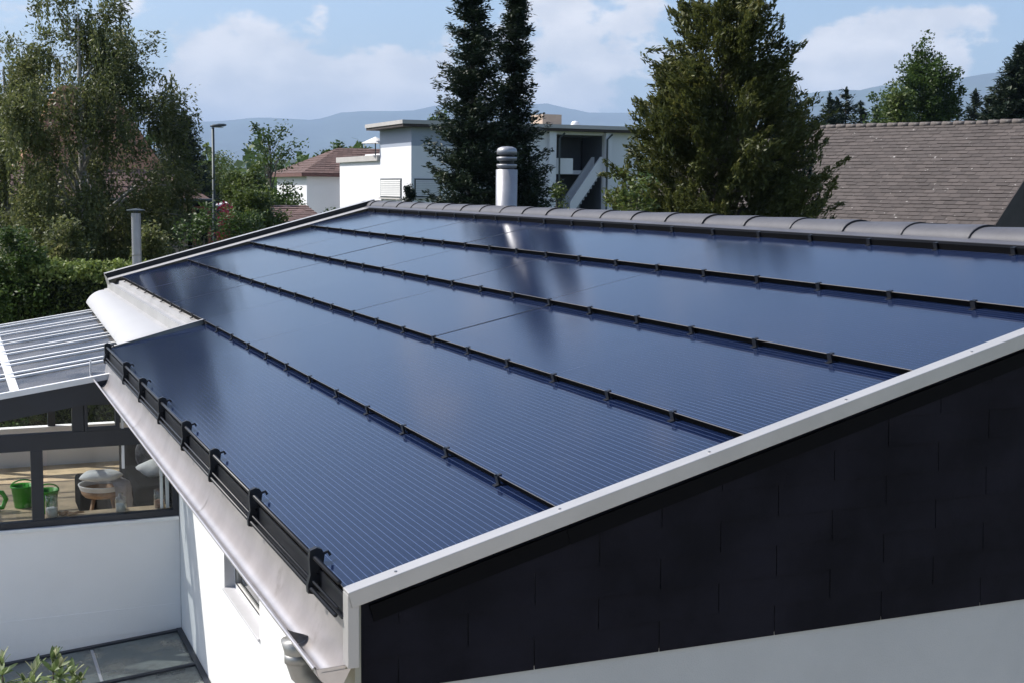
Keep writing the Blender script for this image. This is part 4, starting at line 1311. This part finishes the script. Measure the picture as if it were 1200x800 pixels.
# loggia: beam, dark doorway, floor slab, parapet and stair with solid balustrade
xa, zb = zx(651, 158, ky); m = MB(); m.box(xl0, xl1, ky-.01, ky+.3, zx(680, 158.5, ky)[1], ztopb-.003); part('lintel', m, 'bld_white', wb)
xd0, zd0 = zx(681, 200, ky+2.4); xd1, zd1 = zx(692, 166, ky+2.4)
m = MB(); m.box(xd0, xd1, ky+2.44, ky+2.497, zd0, zd1); part('doorway', m, 'door_dark', wb)
zfl = zx(680, 200, ky+1)[1]
m = MB(); m.box(xl0+.01, xl1-.01, ky+1.2, ky+2.43, zfl-.2, zfl); part('landing', m, 'bld_white', wb)
xp0, zp0 = zx(652, 197, ky); xp1, zp1 = zx(672, 186, ky)
m = MB(); m.box(xp0, xp1, ky+.05, ky+.17, zfl-.2, zp1); part('parapet', m, 'bld_white', wb)
sb0 = np.array([*zx(668, 243, ky+.1)]); sb1 = np.array([*zx(704, 190, ky+.1)])
for (yy1, yy2) in ((ky+.10, ky+.22), (ky+1.05, ky+1.17)):
    m = MB()
    pts = [(sb0[0], sb0[1]-.5), (sb1[0], sb1[1]-.55), (xl1-.02, sb1[1]-.55), (xl1-.02, sb1[1]+.25), (sb1[0], sb1[1]+.25), (sb0[0], sb0[1]+.25)]
    n = len(pts); b_ = len(m.v)
    m.v += [(x, yy1, z_) for x, z_ in pts]+[(x, yy2, z_) for x, z_ in pts]
    m.f.append(tuple(b_+i for i in range(n))); m.m.append(0); m.f.append(tuple(b_+n+i for i in reversed(range(n)))); m.m.append(0)
    for i in range(n): m.f.append((b_+i, b_+n+i, b_+n+(i+1) % n, b_+(i+1) % n)); m.m.append(0)
    part('balustrade', m, 'bld_white', wb)
m = MB()
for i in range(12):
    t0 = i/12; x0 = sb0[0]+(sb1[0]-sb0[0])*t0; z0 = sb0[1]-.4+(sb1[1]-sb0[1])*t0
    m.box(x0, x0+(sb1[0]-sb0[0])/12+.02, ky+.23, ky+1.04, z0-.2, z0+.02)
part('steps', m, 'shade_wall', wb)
# shuttered windows of the camera side and the left side
def shutter_x(pa_, pb_, ya):
    (x0, z1_), (x1, z0_) = zx(pa_[0], pa_[1], ya), zx(pb_[0], pb_[1], ya)
    m = MB(); m.box(x0-.06, x1+.06, ya-.03, ya-.003, z0_-.07, z1_+.06); wn = part('window', m, 'lamp_grey', wb)  # frame darkened to paint in the shading at its edges
    nsl = 9
    for i in range(nsl):
        zz0 = z0_+(z1_-z0_)*i/nsl
        m = MB(); m.quad((x0, ya-.060, zz0), (x1, ya-.060, zz0), (x1, ya-.035, zz0+(z1_-z0_)/nsl*.93), (x0, ya-.035, zz0+(z1_-z0_)/nsl*.93)); build('shutter_slat', m, 'shutter', wn)
    m = MB(); m.box(x0-.1, x1+.1, ya-.12, ya-.031, z0_-.14, z0_-.072); build('sill', m, 'bld_roof_edge', wn)
shutter_x((487, 211), (515, 230), ky)
def shutter_y(pa_, pb_, xa):
    (y1_, z1_), (y0_, z0_) = zy(pa_[0], pa_[1], xa), zy(pb_[0], pb_[1], xa)
    z0_ = zy(pa_[0], pb_[1], xa)[1]
    m = MB(); m.box(xa-.03, xa-.003, y0_-.1, y1_+.1, z0_-.07, z1_+.06); wn = part('window', m, 'lamp_grey', wb)  # edge shading painted as a dark frame here too
    nsl = 9
    for i in range(nsl):
        zz0 = z0_+(z1_-z0_)*i/nsl
        m = MB(); m.quad((xa-.060, y1_, zz0), (xa-.060, y0_, zz0), (xa-.035, y0_, zz0+(z1_-z0_)/nsl*.93), (xa-.035, y1_, zz0+(z1_-z0_)/nsl*.93)); build('shutter_slat', m, 'shutter', wn)
    m = MB(); m.box(xa-.12, xa-.031, y0_-.1, y1_+.1, z0_-.14, z0_-.072); build('sill', m, 'bld_roof_edge', wn)
shutter_y((447, 211), (470, 230), kx)
# lower terrace wing on the left
yt0 = yl-.1; 
yt1 = zy(395, 200, kx-.15)[0]
ztl = zy(420, 190, kx)[1]
m = MB(); m.box(kx+.004, kx+7, yl+.004, yt1, GZ2-.3, ztl); part('wing_wall', m, 'bld_white', wb)
m = MB(); m.box(kx-.15, kx+7, yl+.004, yt1+.2, ztl+.002, ztl+.28); part('wing_coping', m, 'bld_roof_edge', wb)
m = MB(); m.box(kx+1.0, kx+7, yl+.5, yt1-1.5, ztl+.282, zy(420, 182, kx+1.0)[1]); part('terrace_parapet', m, 'bld_white', wb)
# roof block and vent dome
x0, z1_ = zx(636, 134, ky+2); x1, z0_ = zx(658, 149, ky+2)
m = MB(); m.box(x0, x1, ky+2, ky+3.5, ztopb+.302, z1_); part('roof_block', m, 'house_beige', wb)
x0, z1_ = zx(674, 147, ky+1); m = MB(); m.lathe((x0, ky+1, ztopb+.302), [(.22, 0), (.22, .12), (.15, .24), (0, .28)], 12); part('vent_dome', m, 'white_paint', wb, smooth=True)
# small window in the dark upper band
x0, z1_ = zx(526, 158, ky); x1, z0_ = zx(541, 167, ky)
m = MB(); m.box(x0, x1, ky-.02, ky-.003, z0_, z1_); wn = part('window', m, 'door_dark', wb)
# parasol on the terrace
pc = at(440, 168, DB+5)
pz = ztl+.28
pu = empty('parasol', (pc[0], pc[1], pz)); tag(pu, 'white parasol on the terrace of the flat-roofed building', 'parasol')
m = MB(); m.lathe((pc[0], pc[1], pc[2]-.02), [(.75, 0), (.38, .17), (0, .34)], 8); build('canopy', m, 'white_paint', pu)
m = MB(); m.tube([(pc[0], pc[1], pz), (pc[0], pc[1], pc[2]+.3)], .03, 6); build('pole', m, 'lamp_grey', pu)

# --- slate roofed house on the right
sh = None
DRl, DRr = 40.0, 35.0
r0 = at(925, 151, DRl); r1 = at(1200, 143.5, DRr)
rd = (r1-r0); rd[2] = 0; rd /= np.linalg.norm(rd)
zr = (r0[2]+r1[2])/2
down = np.array([rd[1], -rd[0], 0]); 
if down@CF > 0: down = -down
verge_top = None
# choose ridge end so that the verge passes through the photographed points
pit = math.tan(math.radians(36))
best = None
for k in np.linspace(0, 4, 81):
    e = np.array([r1[0], r1[1], zr])+rd*k
    q_ = e+down*3.2+np.array([0, 0, -3.2*pit])
    v = q_-CAM; dd = v@CF; X_ = 600+FPX*(v@CR)/dd; Y_ = 400-FPX*(v@CU)/dd
    v2 = e-CAM; X0_ = 600+FPX*(v2@CR)/(v2@CF); Y0_ = 400-FPX*(v2@CU)/(v2@CF)
    # x on the verge line at y = 230
    xx = X0_+(X_-X0_)*(230-Y0_)/(Y_-Y0_)
    if best is None or abs(xx-1188) < best[0]: best = (abs(xx-1188), k)
e1 = np.array([r1[0], r1[1], zr])+rd*best[1]
e0 = np.array([r0[0], r0[1], zr])-rd*3.0
run = 5.2
sh = empty('slate_roof_house', (*((e0+e1)/2)[:2], GZ2)); tag(sh, 'house with large brown weathered slate roof beside the broad cypress', 'house')
m = MB()
stepped_roof(m, e0+down*run-np.array([0, 0, run*pit]), e1+down*run-np.array([0, 0, run*pit]), e0, e1, .16, .016, tw=.30)
sr = build('roof', m, 'slate_roof', sh)
m = MB()
m.quad(e0+(0, 0, -.02), e1+(0, 0, -.02), e1-down*run-np.array([0, 0, run*pit]), e0-down*run-np.array([0, 0, run*pit]))
build('rear_roof', m, 'slate_roof', sh)
ntile = int(np.linalg.norm(e1-e0)/.33)
rt = MB()
rt.tube([(0, 0, 0), (.335, 0, 0)], [.075, .062], 8)
rt_me = make_mesh('roof_ridge_tile', rt, 'slate_joint', smooth=True)
rt_me.materials[0] = MATS['trough_sheet'] if False else MATS['house_beige']
principled('ridge_old', (0.10, 0.085, 0.078), 0.85, var=.3, vscale=3, dirt=(7, .60, (.26, .25, .23)))
rt_me.materials[0] = MATS['ridge_old']
angz = math.atan2(rd[1], rd[0])
for i in range(ntile):
    put('ridge_tile', rt_me, e0+rd*.33*i+np.array([0, 0, .015+rp.uniform(-.012, .012)]), sr, (0, rp.uniform(-.02, .02), angz+rp.uniform(-.02, .02)))
gin = rd*-.35
m = MB()
ga = e1+gin
m.poly([ga+down*(run-.5)-np.array([0, 0, (run-.5)*pit+.12]), ga-np.array([0, 0, .12]), ga-down*(run-.5)-np.array([0, 0, (run-.5)*pit+.12]),
        (ga-down*(run-.5))*np.array([1, 1, 0])+np.array([0, 0, GZ2-.3]), (ga+down*(run-.5))*np.array([1, 1, 0])+np.array([0, 0, GZ2-.3])])
gb0 = e0-gin
fa, fb = gb0+down*(run-.5), ga+down*(run-.5); zw = zr-(run-.5)*pit-.1
m.quad((fa[0], fa[1], GZ2-.3), (fb[0], fb[1], GZ2-.3), (fb[0], fb[1], zw), (fa[0], fa[1], zw))
build('wall', m, 'soffit_brown', sh)
vb = MB()
for sgn in (1, -1):
    vb.bar(e1+np.array([0, 0, -.10]), e1+sgn*down*run-np.array([0, 0, run*pit+.10]), .04, .18)
build('verge_board', vb, 'soffit_brown', sr)
wv = MB()
wc_ = ga+down*1.2-np.array([0, 0, 2.3])
for i in range(9):
    wv.bar(wc_+rd*.03+np.array([0, 0, i*.12]), wc_+rd*.03-down*.9+np.array([0, 0, i*.12]), .03, .09)
build('louvre', wv, 'reveal_grey', sh)

# --- tiled house behind the birch (bell-cast hip roof)
DT = 46.0
c0 = at(247, 234, DT)               # right eave corner
thz = c0[2]
ex = np.array([1.0, 0, 0]); ey = np.array([0, 1.0, 0])
A = np.array([c0[0], c0[1], thz])
wx, wy = 7.5, 9.0
th = empty('tiled_house', (c0[0]-wx/2, c0[1]+wy/2, GZ2)); tag(th, 'house with orange and brown tiled hip roof half hidden by the birch', 'house')
kink = at(205, 200, DT+2.2); peak = at(196, 158, DT+3.0)
kx_ = A[0]-kink[0]; 
def ring(inset, z_): return [np.array([A[0]-wx+inset, A[1]+inset, z_]), np.array([A[0]-inset, A[1]+inset, z_]), np.array([A[0]-inset, A[1]+wy-inset, z_]), np.array([A[0]-wx+inset, A[1]+wy-inset, z_])]
i1 = 1.35; z1_ = kink[2]; i2 = 2.9; z2_ = z1_+2.9
R0, R1, R2 = ring(0, thz), ring(i1, z1_), ring(i2, z2_)
m = MB(); m2 = MB()
for k in range(4):
    stepped_roof(m, R0[k], R0[(k+1) % 4], R1[k], R1[(k+1) % 4], .30, .024)
    stepped_roof(m2, R1[k], R1[(k+1) % 4], R2[k], R2[(k+1) % 4], .30, .024)
m2.quad(*R2)
ro = build('roof', m, 'tile_brown', th); build('upper_roof', m2, 'tile_orange', th)
m = MB(); m.box(A[0]-wx+.7, A[0]-.7, A[1]+.7, A[1]+wy-.7, GZ2-.3, thz-.05); build('wall', m, 'house_beige', th)
m = MB(); m.box(A[0]-wx+.02, A[0]-.02, A[1]+.02, A[1]+wy-.02, thz-.14, thz-.02); build('eaves', m, 'soffit_brown', th)
m = MB(); m.tube([A+(-wx, -.06, -.04), A+(0.04, -.06, -.04)], .07, 8); build('eaves_gutter', m, 'lamp_grey', th)
pw = atY(217, 268, A[1]+.69)
m = MB(); m.box(pw[0]-.5, pw[0]-.05, A[1]+.66, A[1]+.697, pw[2]-.4, pw[2]+.9); build('window', m, 'door_dark', th)
m = MB()
pp0 = atY(227, 246, A[1]+.3); pp1 = atY(245, 246, A[1]+.3)
for xq in (pp0[0], pp1[0]): m.box(xq-.05, xq+.05, A[1]+.25, A[1]+.35, GZ2-.2, pp0[2])
m.box(pp0[0]-.05, pp1[0]+.05, A[1]+.24, A[1]+.36, pp0[2]+.002, pp0[2]+.12)
build('porch_frame', m, 'red_frame', th)

# --- white house with brown hip roof beyond
DW = 74.0
c0 = at(354, 203, DW); 
hw = empty('hip_roof_house', (c0[0]+4, c0[1]+4, GZ2)); tag(hw, 'white house with dark brown hip roof beside the flat-roofed building', 'house')
A = c0.copy(); wx, wy = 9.5, 8.0
pk0 = at(409, 173.5, DW+4)
rp0 = np.array([A[0]+3.2, A[1]+wy/2, pk0[2]]); rp1 = np.array([A[0]+wx-3.2, A[1]+wy/2, pk0[2]])
Q = [A, A+(wx, 0, 0), A+(wx, wy, 0), A+(0, wy, 0)]
m = MB()
stepped_roof(m, Q[0], Q[1], rp0, rp1, .34, .024); stepped_roof(m, Q[2], Q[3], rp1, rp0, .34, .024)
stepped_roof(m, Q[3], Q[0], rp0, rp0+(0, .001, 0), .34, .024); stepped_roof(m, Q[1], Q[2], rp1, rp1+(0, .001, 0), .34, .024)
build('roof', m, 'tile_far', hw)
m = MB(); m.box(A[0]+.35, A[0]+wx-.35, A[1]+.35, A[1]+wy-.35, GZ2-.3, A[2]-.12); build('wall', m, 'bld_white', hw)
m = MB(); m.box(A[0]-.03, A[0]+wx+.03, A[1]-.03, A[1]+wy+.03, A[2]-.19, A[2]-.003); build('eaves', m, 'brown_trim', hw)

# --- low tiled roof in front of it
c0 = at(322, 268, 40); c1 = at(392, 262, 40); q0 = at(338, 241, 43.5); q1 = at(392, 241, 43.5)
lr = empty('garage', (c0[0]+1, c0[1]+2, GZ2)); tag(lr, 'low garage with brown tiled roof below the white hip-roofed house', 'garage')
za = c0[2]; zb_ = q0[2]
ya_, yb_ = c0[1], c0[1]+3.6
x0, x1 = at(330, 262, 40)[0], at(402, 262, 40)[0]
m = MB(); stepped_roof(m, (x0, ya_, za), (x1, ya_, za), (x0, yb_, zb_), (x1, yb_, zb_), .32, .024)
stepped_roof(m, (x1, 2*yb_-ya_, za), (x0, 2*yb_-ya_, za), (x1, yb_, zb_), (x0, yb_, zb_), .32, .024)
build('roof', m, 'tile_brown', lr)
m = MB(); m.box(x0+.2, x1-.2, ya_+.3, 2*yb_-ya_-.3, GZ2-.3, za-.02); m.poly([(x0+.2, ya_+.3, za-.02), (x0+.2, yb_, zb_-.1), (x0+.2, 2*yb_-ya_-.3, za-.02)]); build('wall', m, 'bld_white', lr)

# --- far farm shed roof glimpsed between the bushes
c0 = at(268, 240, 58)
fs = empty('shed', (c0[0], c0[1], GZ2)); tag(fs, 'small shed with pale sloping roof between the bushes', 'shed')
m = MB(); m.box(c0[0]-.9, c0[0]+.9, c0[1]-.1, c0[1]+2.0, GZ2-.1, c0[2]-.25); build('wall', m, 'shade_wall', fs)
m = MB(); m.bar(c0+(-1.0, -.2, -.22), c0+(1.0, -.2, .25), .1, .06); m.quad(c0+(-1.0, -.25, -.2), c0+(1.0, -.25, .27), c0+(1.0, 2.1, .27), c0+(-1.0, 2.1, -.2)); build('roof', m, 'reveal_grey', fs)

# --- street lamp
DL = 44.0
lp = base_at(250.5, DL); lz = at(250, 150, DL)[2]
la = empty('street_lamp', lp); tag(la, 'slim grey street lamp with flat head beside the tiled house', 'street lamp')
m = MB(); m.tube([lp, lp+(0, 0, 2.0), (lp[0], lp[1], lz)], [.085, .07, .045], 10); build('pole', m, 'lamp_grey', la, smooth=True)
m = MB()
hd0 = np.array([lp[0], lp[1], lz])
for i, (x, r_, h_) in enumerate(((-.08, .05, .03), (.0, .10, .055), (.2, .13, .075), (.36, .10, .06), (.44, .03, .03))):
    for k in range(10):
        t = 2*math.pi*k/10; m.v.append((hd0[0]+x, hd0[1]+r_*math.cos(t), hd0[2]+.04+h_*math.sin(t)*(1 if math.sin(t) > 0 else .6)+.10*x))
for i in range(4):
    for k in range(10): m.f.append((i*10+k, i*10+(k+1) % 10, (i+1)*10+(k+1) % 10, (i+1)*10+k)); m.m.append(0)
build('lamp_head', m, 'lamp_grey', la, smooth=True)
m = MB(); m.box(hd0[0]+.05, hd0[0]+.33, hd0[1]-.07, hd0[1]+.07, hd0[2]-.005, hd0[2]+.02); build('lens', m, 'lamp_glass', la)

# --- white vent pipe beyond the notch
vb_ = atY(161, 330, 17.2)
vp = empty('vent_pipe', (vb_[0], vb_[1], ground_z(17.2))); tag(vp, 'pale grey metal flue pipe with flat cap beyond the roof verge', 'flue pipe')
zt1 = atY(161, 250, 17.2)[2]
m = MB(); m.lathe((vb_[0], vb_[1], 0), [(.075, ground_z(17.2)), (.075, zt1)], 18); build('pipe', m, 'steel', vp, smooth=True)
m = MB(); m.lathe((vb_[0], vb_[1], zt1), [(.035, 0), (.035, .03), (.145, .035), (.145, .055), (.0, .075)], 18); build('cap', m, 'lamp_grey', vp)
m = MB(); m.lathe((vb_[0], vb_[1], atY(161, 300, 17.2)[2]), [(.077, 0), (.079, .004), (.079, .03), (.077, .034)], 18); build('pipe_joint', m, 'steel_dull', vp, smooth=True)

# ================================================================== MORE PLANTS
def env(*tab, lobe=.16, k=5, s=0): return Env(list(tab), lobe, k, s)
def quick(name, label, px, pyt, d, rad, mat, seed, n=150, per=55, cl=.35, leaf=(.14, .08), cat='tree', group=None, low=.15, trunk=.1, shape=None, inner=.2, limbs=20, droop=0.):
    b = base_at(px, d); hh = ztop_at(px, pyt, d)-GZ2
    e = shape or env((0, rad*.5), (.3, rad*.95), (.55, rad), (.8, rad*.75), (1, rad*.2), s=seed)
    return clump_tree(name, label, b, hh, e, n, per, cl, leaf, mat, seed, cat=cat, group=group, trunk_r=trunk, low=low, inner=inner, limbs=limbs, droop=droop, lobes=max(5, n//14) if n > 100 else 0, lobe_r=rad*.36)
# spruce left of the lamp
spruce('spruce_tree', 'dark pointed spruce beyond the orange tiled house', base_at(216, 56), ztop_at(216, 132, 56)-GZ2, 2.5, 41, whorl=.30, nb=12, dens=1., needle=(.2, .06), powr=.8)
spruce('spruce_tree', 'slim dark spruce hidden behind the birch edge', base_at(203, 58), ztop_at(203, 122, 58)-GZ2, 2.0, 42, whorl=.32, nb=11, dens=.9, needle=(.2, .06), powr=.8)
# apple-like tree with open crown, bushes round it
quick('fruit_tree', 'open-crowned tree with dark lower leaves against the blue mountains', 318, 150, 48, 1.15, 'leaf_green', 43, n=80, per=45, cl=.28, leaf=(.13, .075), low=.42, trunk=.09, shape=env((0, .3), (.42, 1.3), (.58, 1.25), (.75, .9), (.9, .95), (1, .5), lobe=.3, s=2), limbs=46)
quick('bush', 'tall yellow green bush behind the street lamp', 285, 196, 44, 1.1, 'leaf_lime', 44, n=420, cat='bush', cl=.28, leaf=(.12, .07))
quick('bush', 'bright green bush in front of the fruit tree', 300, 222, 38, .95, 'leaf_lime', 45, n=400, cat='bush', cl=.25, leaf=(.12, .07))
quick('bush', 'dark green bush under the fruit tree by the garage', 332, 205, 46, 1.0, 'leaf_green', 46, n=360, cat='bush', cl=.28, leaf=(.12, .07))
quick('broad_tree', 'pale green broad tree on the street beyond the lamp', 256, 190, 66, 1.9, 'leaf_lime', 47, n=420, cl=.40, leaf=(.13, .075), cat='tree')
quick('bush', 'low dark bush behind the solar roof verge', 238, 262, 27, .8, 'leaf_green', 48, n=260, cl=.22, leaf=(.08, .045), cat='bush')
quick('bush', 'leafy bush between lamp post and garage', 282, 250, 30, .75, 'leaf_green', 49, n=280, cl=.22, leaf=(.08, .045), cat='bush')
quick('bush', 'small dark plant at the garage corner', 384, 236, 36, .25, 'leaf_green', 50, n=24, cl=.16, leaf=(.08, .045), cat='bush', limbs=8, trunk=.03)
# red blossoms
rb = quick('rose_bush', 'bush with dark red blossoms at the foot of the street lamp', 265, 238, 31, .34, 'leaf_red', 51, n=34, per=30, cl=.16, leaf=(.07, .06), cat='rose bush', limbs=10, trunk=.03, low=.75)
# topiary ball on a pot by the ridge
tb = base_at(478, 40); tz = at(478, 222, 40)[2]
quick('topiary', 'small dark clipped bush in front of the white building', 478, 220, 40, .26, 'leaf_spruce', 52, n=110, per=70, cl=.10, leaf=(.06, .03), cat='bush', low=.80, trunk=.04, shape=env((.80, .15), (.9, .22), (1, .10), lobe=.03))
# trees beyond the slate roof
for i, (px, py, rr) in enumerate(((968, 112, .85), (977, 117, .7), (988, 106, .95), (1005, 122, .9), (1024, 126, .8), (1092, 112, .9), (1138, 108, 1.0))):
    lab = ['slim spruce standing in the gap next to the broad cypress', 'short spruce wedged between two taller spruces', 'tallest spruce of the small group beyond the slate roof',
           'low bushy spruce beyond the slate roof ridge', 'small spruce between the low bushy spruce and rounded tree', 'spruce tip behind the round green tree', 'spruce between the rounded tree and the large dark fir'][i]
    spruce('spruce_tree', lab, base_at(px, 70+2*i), ztop_at(px, py, 70+2*i)-GZ2, rr*3.6, 70+i, 'spruces beyond the slate roof', whorl=.42, nb=8, dens=.5, needle=(.26, .085), powr=.9, bottom=.3)
spruce('fir_tree', 'large dark fir at the end of the slate roof', base_at(1192, 58), ztop_at(1192, 52, 58)-GZ2, 3.7, 81, whorl=.30, nb=13, dens=1.2, needle=(.22, .07), powr=.72, bottom=.15)
quick('broad_tree', 'tall rounded green tree beyond the slate roof ridge', 1078, 66, 62, 1.9, 'leaf_green', 82, n=800, per=70, cl=.36, leaf=(.17, .09), low=.2, shape=env((0, 1.4), (.5, 2.1), (.74, 1.9), (.88, 1.25), (.95, .75), (1, .25), lobe=.14, s=1))
quick('broad_tree', 'lower olive tree beside the tall rounded tree', 1050, 118, 58, 1.2, 'leaf_lime', 83, n=340, cl=.4, leaf=(.18, .1))
quick('broad_tree', 'low spreading tree between the tall rounded tree and dark fir', 1110, 122, 60, 1.3, 'leaf_green', 84, n=340, cl=.4, leaf=(.18, .1))
# far treetops beyond the buildings
for i, (px, py) in enumerate(((384, 176), (398, 172), (408, 178), (424, 170))):
    quick('broad_tree', ['rounded far treetop at the low end of the hip roof', 'far treetop rising over the hip roof slope', 'low far treetop over the hip roof ridge', 'far treetop beside the white terrace'][i], px, py, 125+4*i, 1.5, 'leaf_green', 90+i, n=60, per=40, cl=.6, leaf=(.4, .22), low=.5, group='far treetops')
for i, (px, py) in enumerate(((505, 140), (520, 132))):
    quick('broad_tree', ['hazy treetop showing over the flat roof', 'taller treetop over the flat roof beside the spruces'][i], px, py, 130, 1.6, 'leaf_green', 96+i, n=60, per=40, cl=.6, leaf=(.4, .22), low=.5, group='treetops over the flat roof')
# far woodland belt in front of the hills
rs = np.random.RandomState(8)
n = 9000
pxs = rs.uniform(-150, 1350, n); dd = rs.uniform(170, 420, n)
C_ = np.array([at(a, 217, b) for a, b in zip(pxs, dd)])
lump = 2.2*np.sin(pxs*.11)+1.6*np.sin(pxs*.043+1)+1.2*np.sin(pxs*.29)
C_[:, 2] = GZ2+rs.rand(n)**.8*(7.5+lump*.8+dd*.012)
wd = leaf_object('woodland', C_, unit(rs, n), unit(rs, n)+np.array([0, 0, .7]), 1.9*(.5+rs.rand(n)), 1.3*(.5+rs.rand(n)), rs.rand(n), 'leaf_green', kind='stuff')
tag(wd, 'far belt of woodland in front of the hills', 'woodland')

# broad-leaved plant tips rising by the canopy
rs = np.random.RandomState(4)
pl = empty('laurel_shrub', (*atZ(60, 800, -2.6)[:2], GZ)); 
tips = [(62, 776), (84, 792), (30, 803), (70, 782), (40, 790), (95, 800), (2, 780), (55, 812), (20, 815), (80, 822)]
tag(pl, 'shrub with long pale green leaves rising over the glass canopy edge', 'shrub')
lf = MB()
for i, (x, wv_) in enumerate(((0, .004), (.3, .014), (.6, .018), (.85, .011), (1.0, .001))):
    for sgn, zz_ in ((-1, .004), (0, 0.0), (1, .004)): lf.v.append((x*.12, sgn*wv_, zz_-.02*x*x))
for i in range(4):
    for k in range(2):
        a = i*3+k; lf.f.append((a, a+3, a+4, a+1)); lf.m.append(0)
for i in range(8): lf.t[i] = .45
leaf_mes = []
for tv in (.15, .5, .8, 1.0):
    for i in range(8): lf.t[i] = tv
    leaf_mes.append(make_mesh('leaf', lf, 'leaf_laurel', smooth=True))
mb = MB(); yp = 5.0
tp_ = []
for i, (px, py) in enumerate(tips):
    tp = atY(px, py, yp+.15*rs.randn()); b_ = wloc(pl)
    mb.tube([b_+rs.randn(3)*np.array([.1, .1, 0]), (b_+tp)/2+rs.randn(3)*.08, tp+(0, 0, -.06)], [.02, .013, .006], 6)
    tp_.append(tp)
build('stem', mb, 'bark', pl, smooth=True)
for tp in tp_:
    for wh in range(3):
        for k in range(7):
            sc_l = .8+.5*rs.rand()
            put('leaf', leaf_mes[3 if wh == 0 and k < 3 else rs.randint(3)], tp+np.array([0, 0, -.07*wh]), pl, (rs.randn()*.3, -((1.15-.45*wh)+rs.randn()*.15), rs.rand()*6.28), (sc_l,)*3)

# ================================================================== HAZE
hz = MB(); hz.box(-16500, 16500, -450, 22500, -7.2, 950.0)
hm = bpy.data.materials.new('haze_air'); hm.use_nodes = True
t = NT(hm.node_tree); t.n.clear()
pvn = t.node('ShaderNodeVolumePrincipled')
pvn.inputs['Color'].default_value = (0.53, 0.72, 1.0, 1)
pvn.inputs['Density'].default_value = 1.0e-4
pvn.inputs['Anisotropy'].default_value = 0.0
t.l.new(pvn.outputs[0], t.node('ShaderNodeOutputMaterial').inputs['Volume'])
MATS['haze_air'] = hm
ho = build('haze', hz, 'haze_air'); tag(ho, 'thin blue haze filling the air towards the mountains', 'haze', kind='stuff')
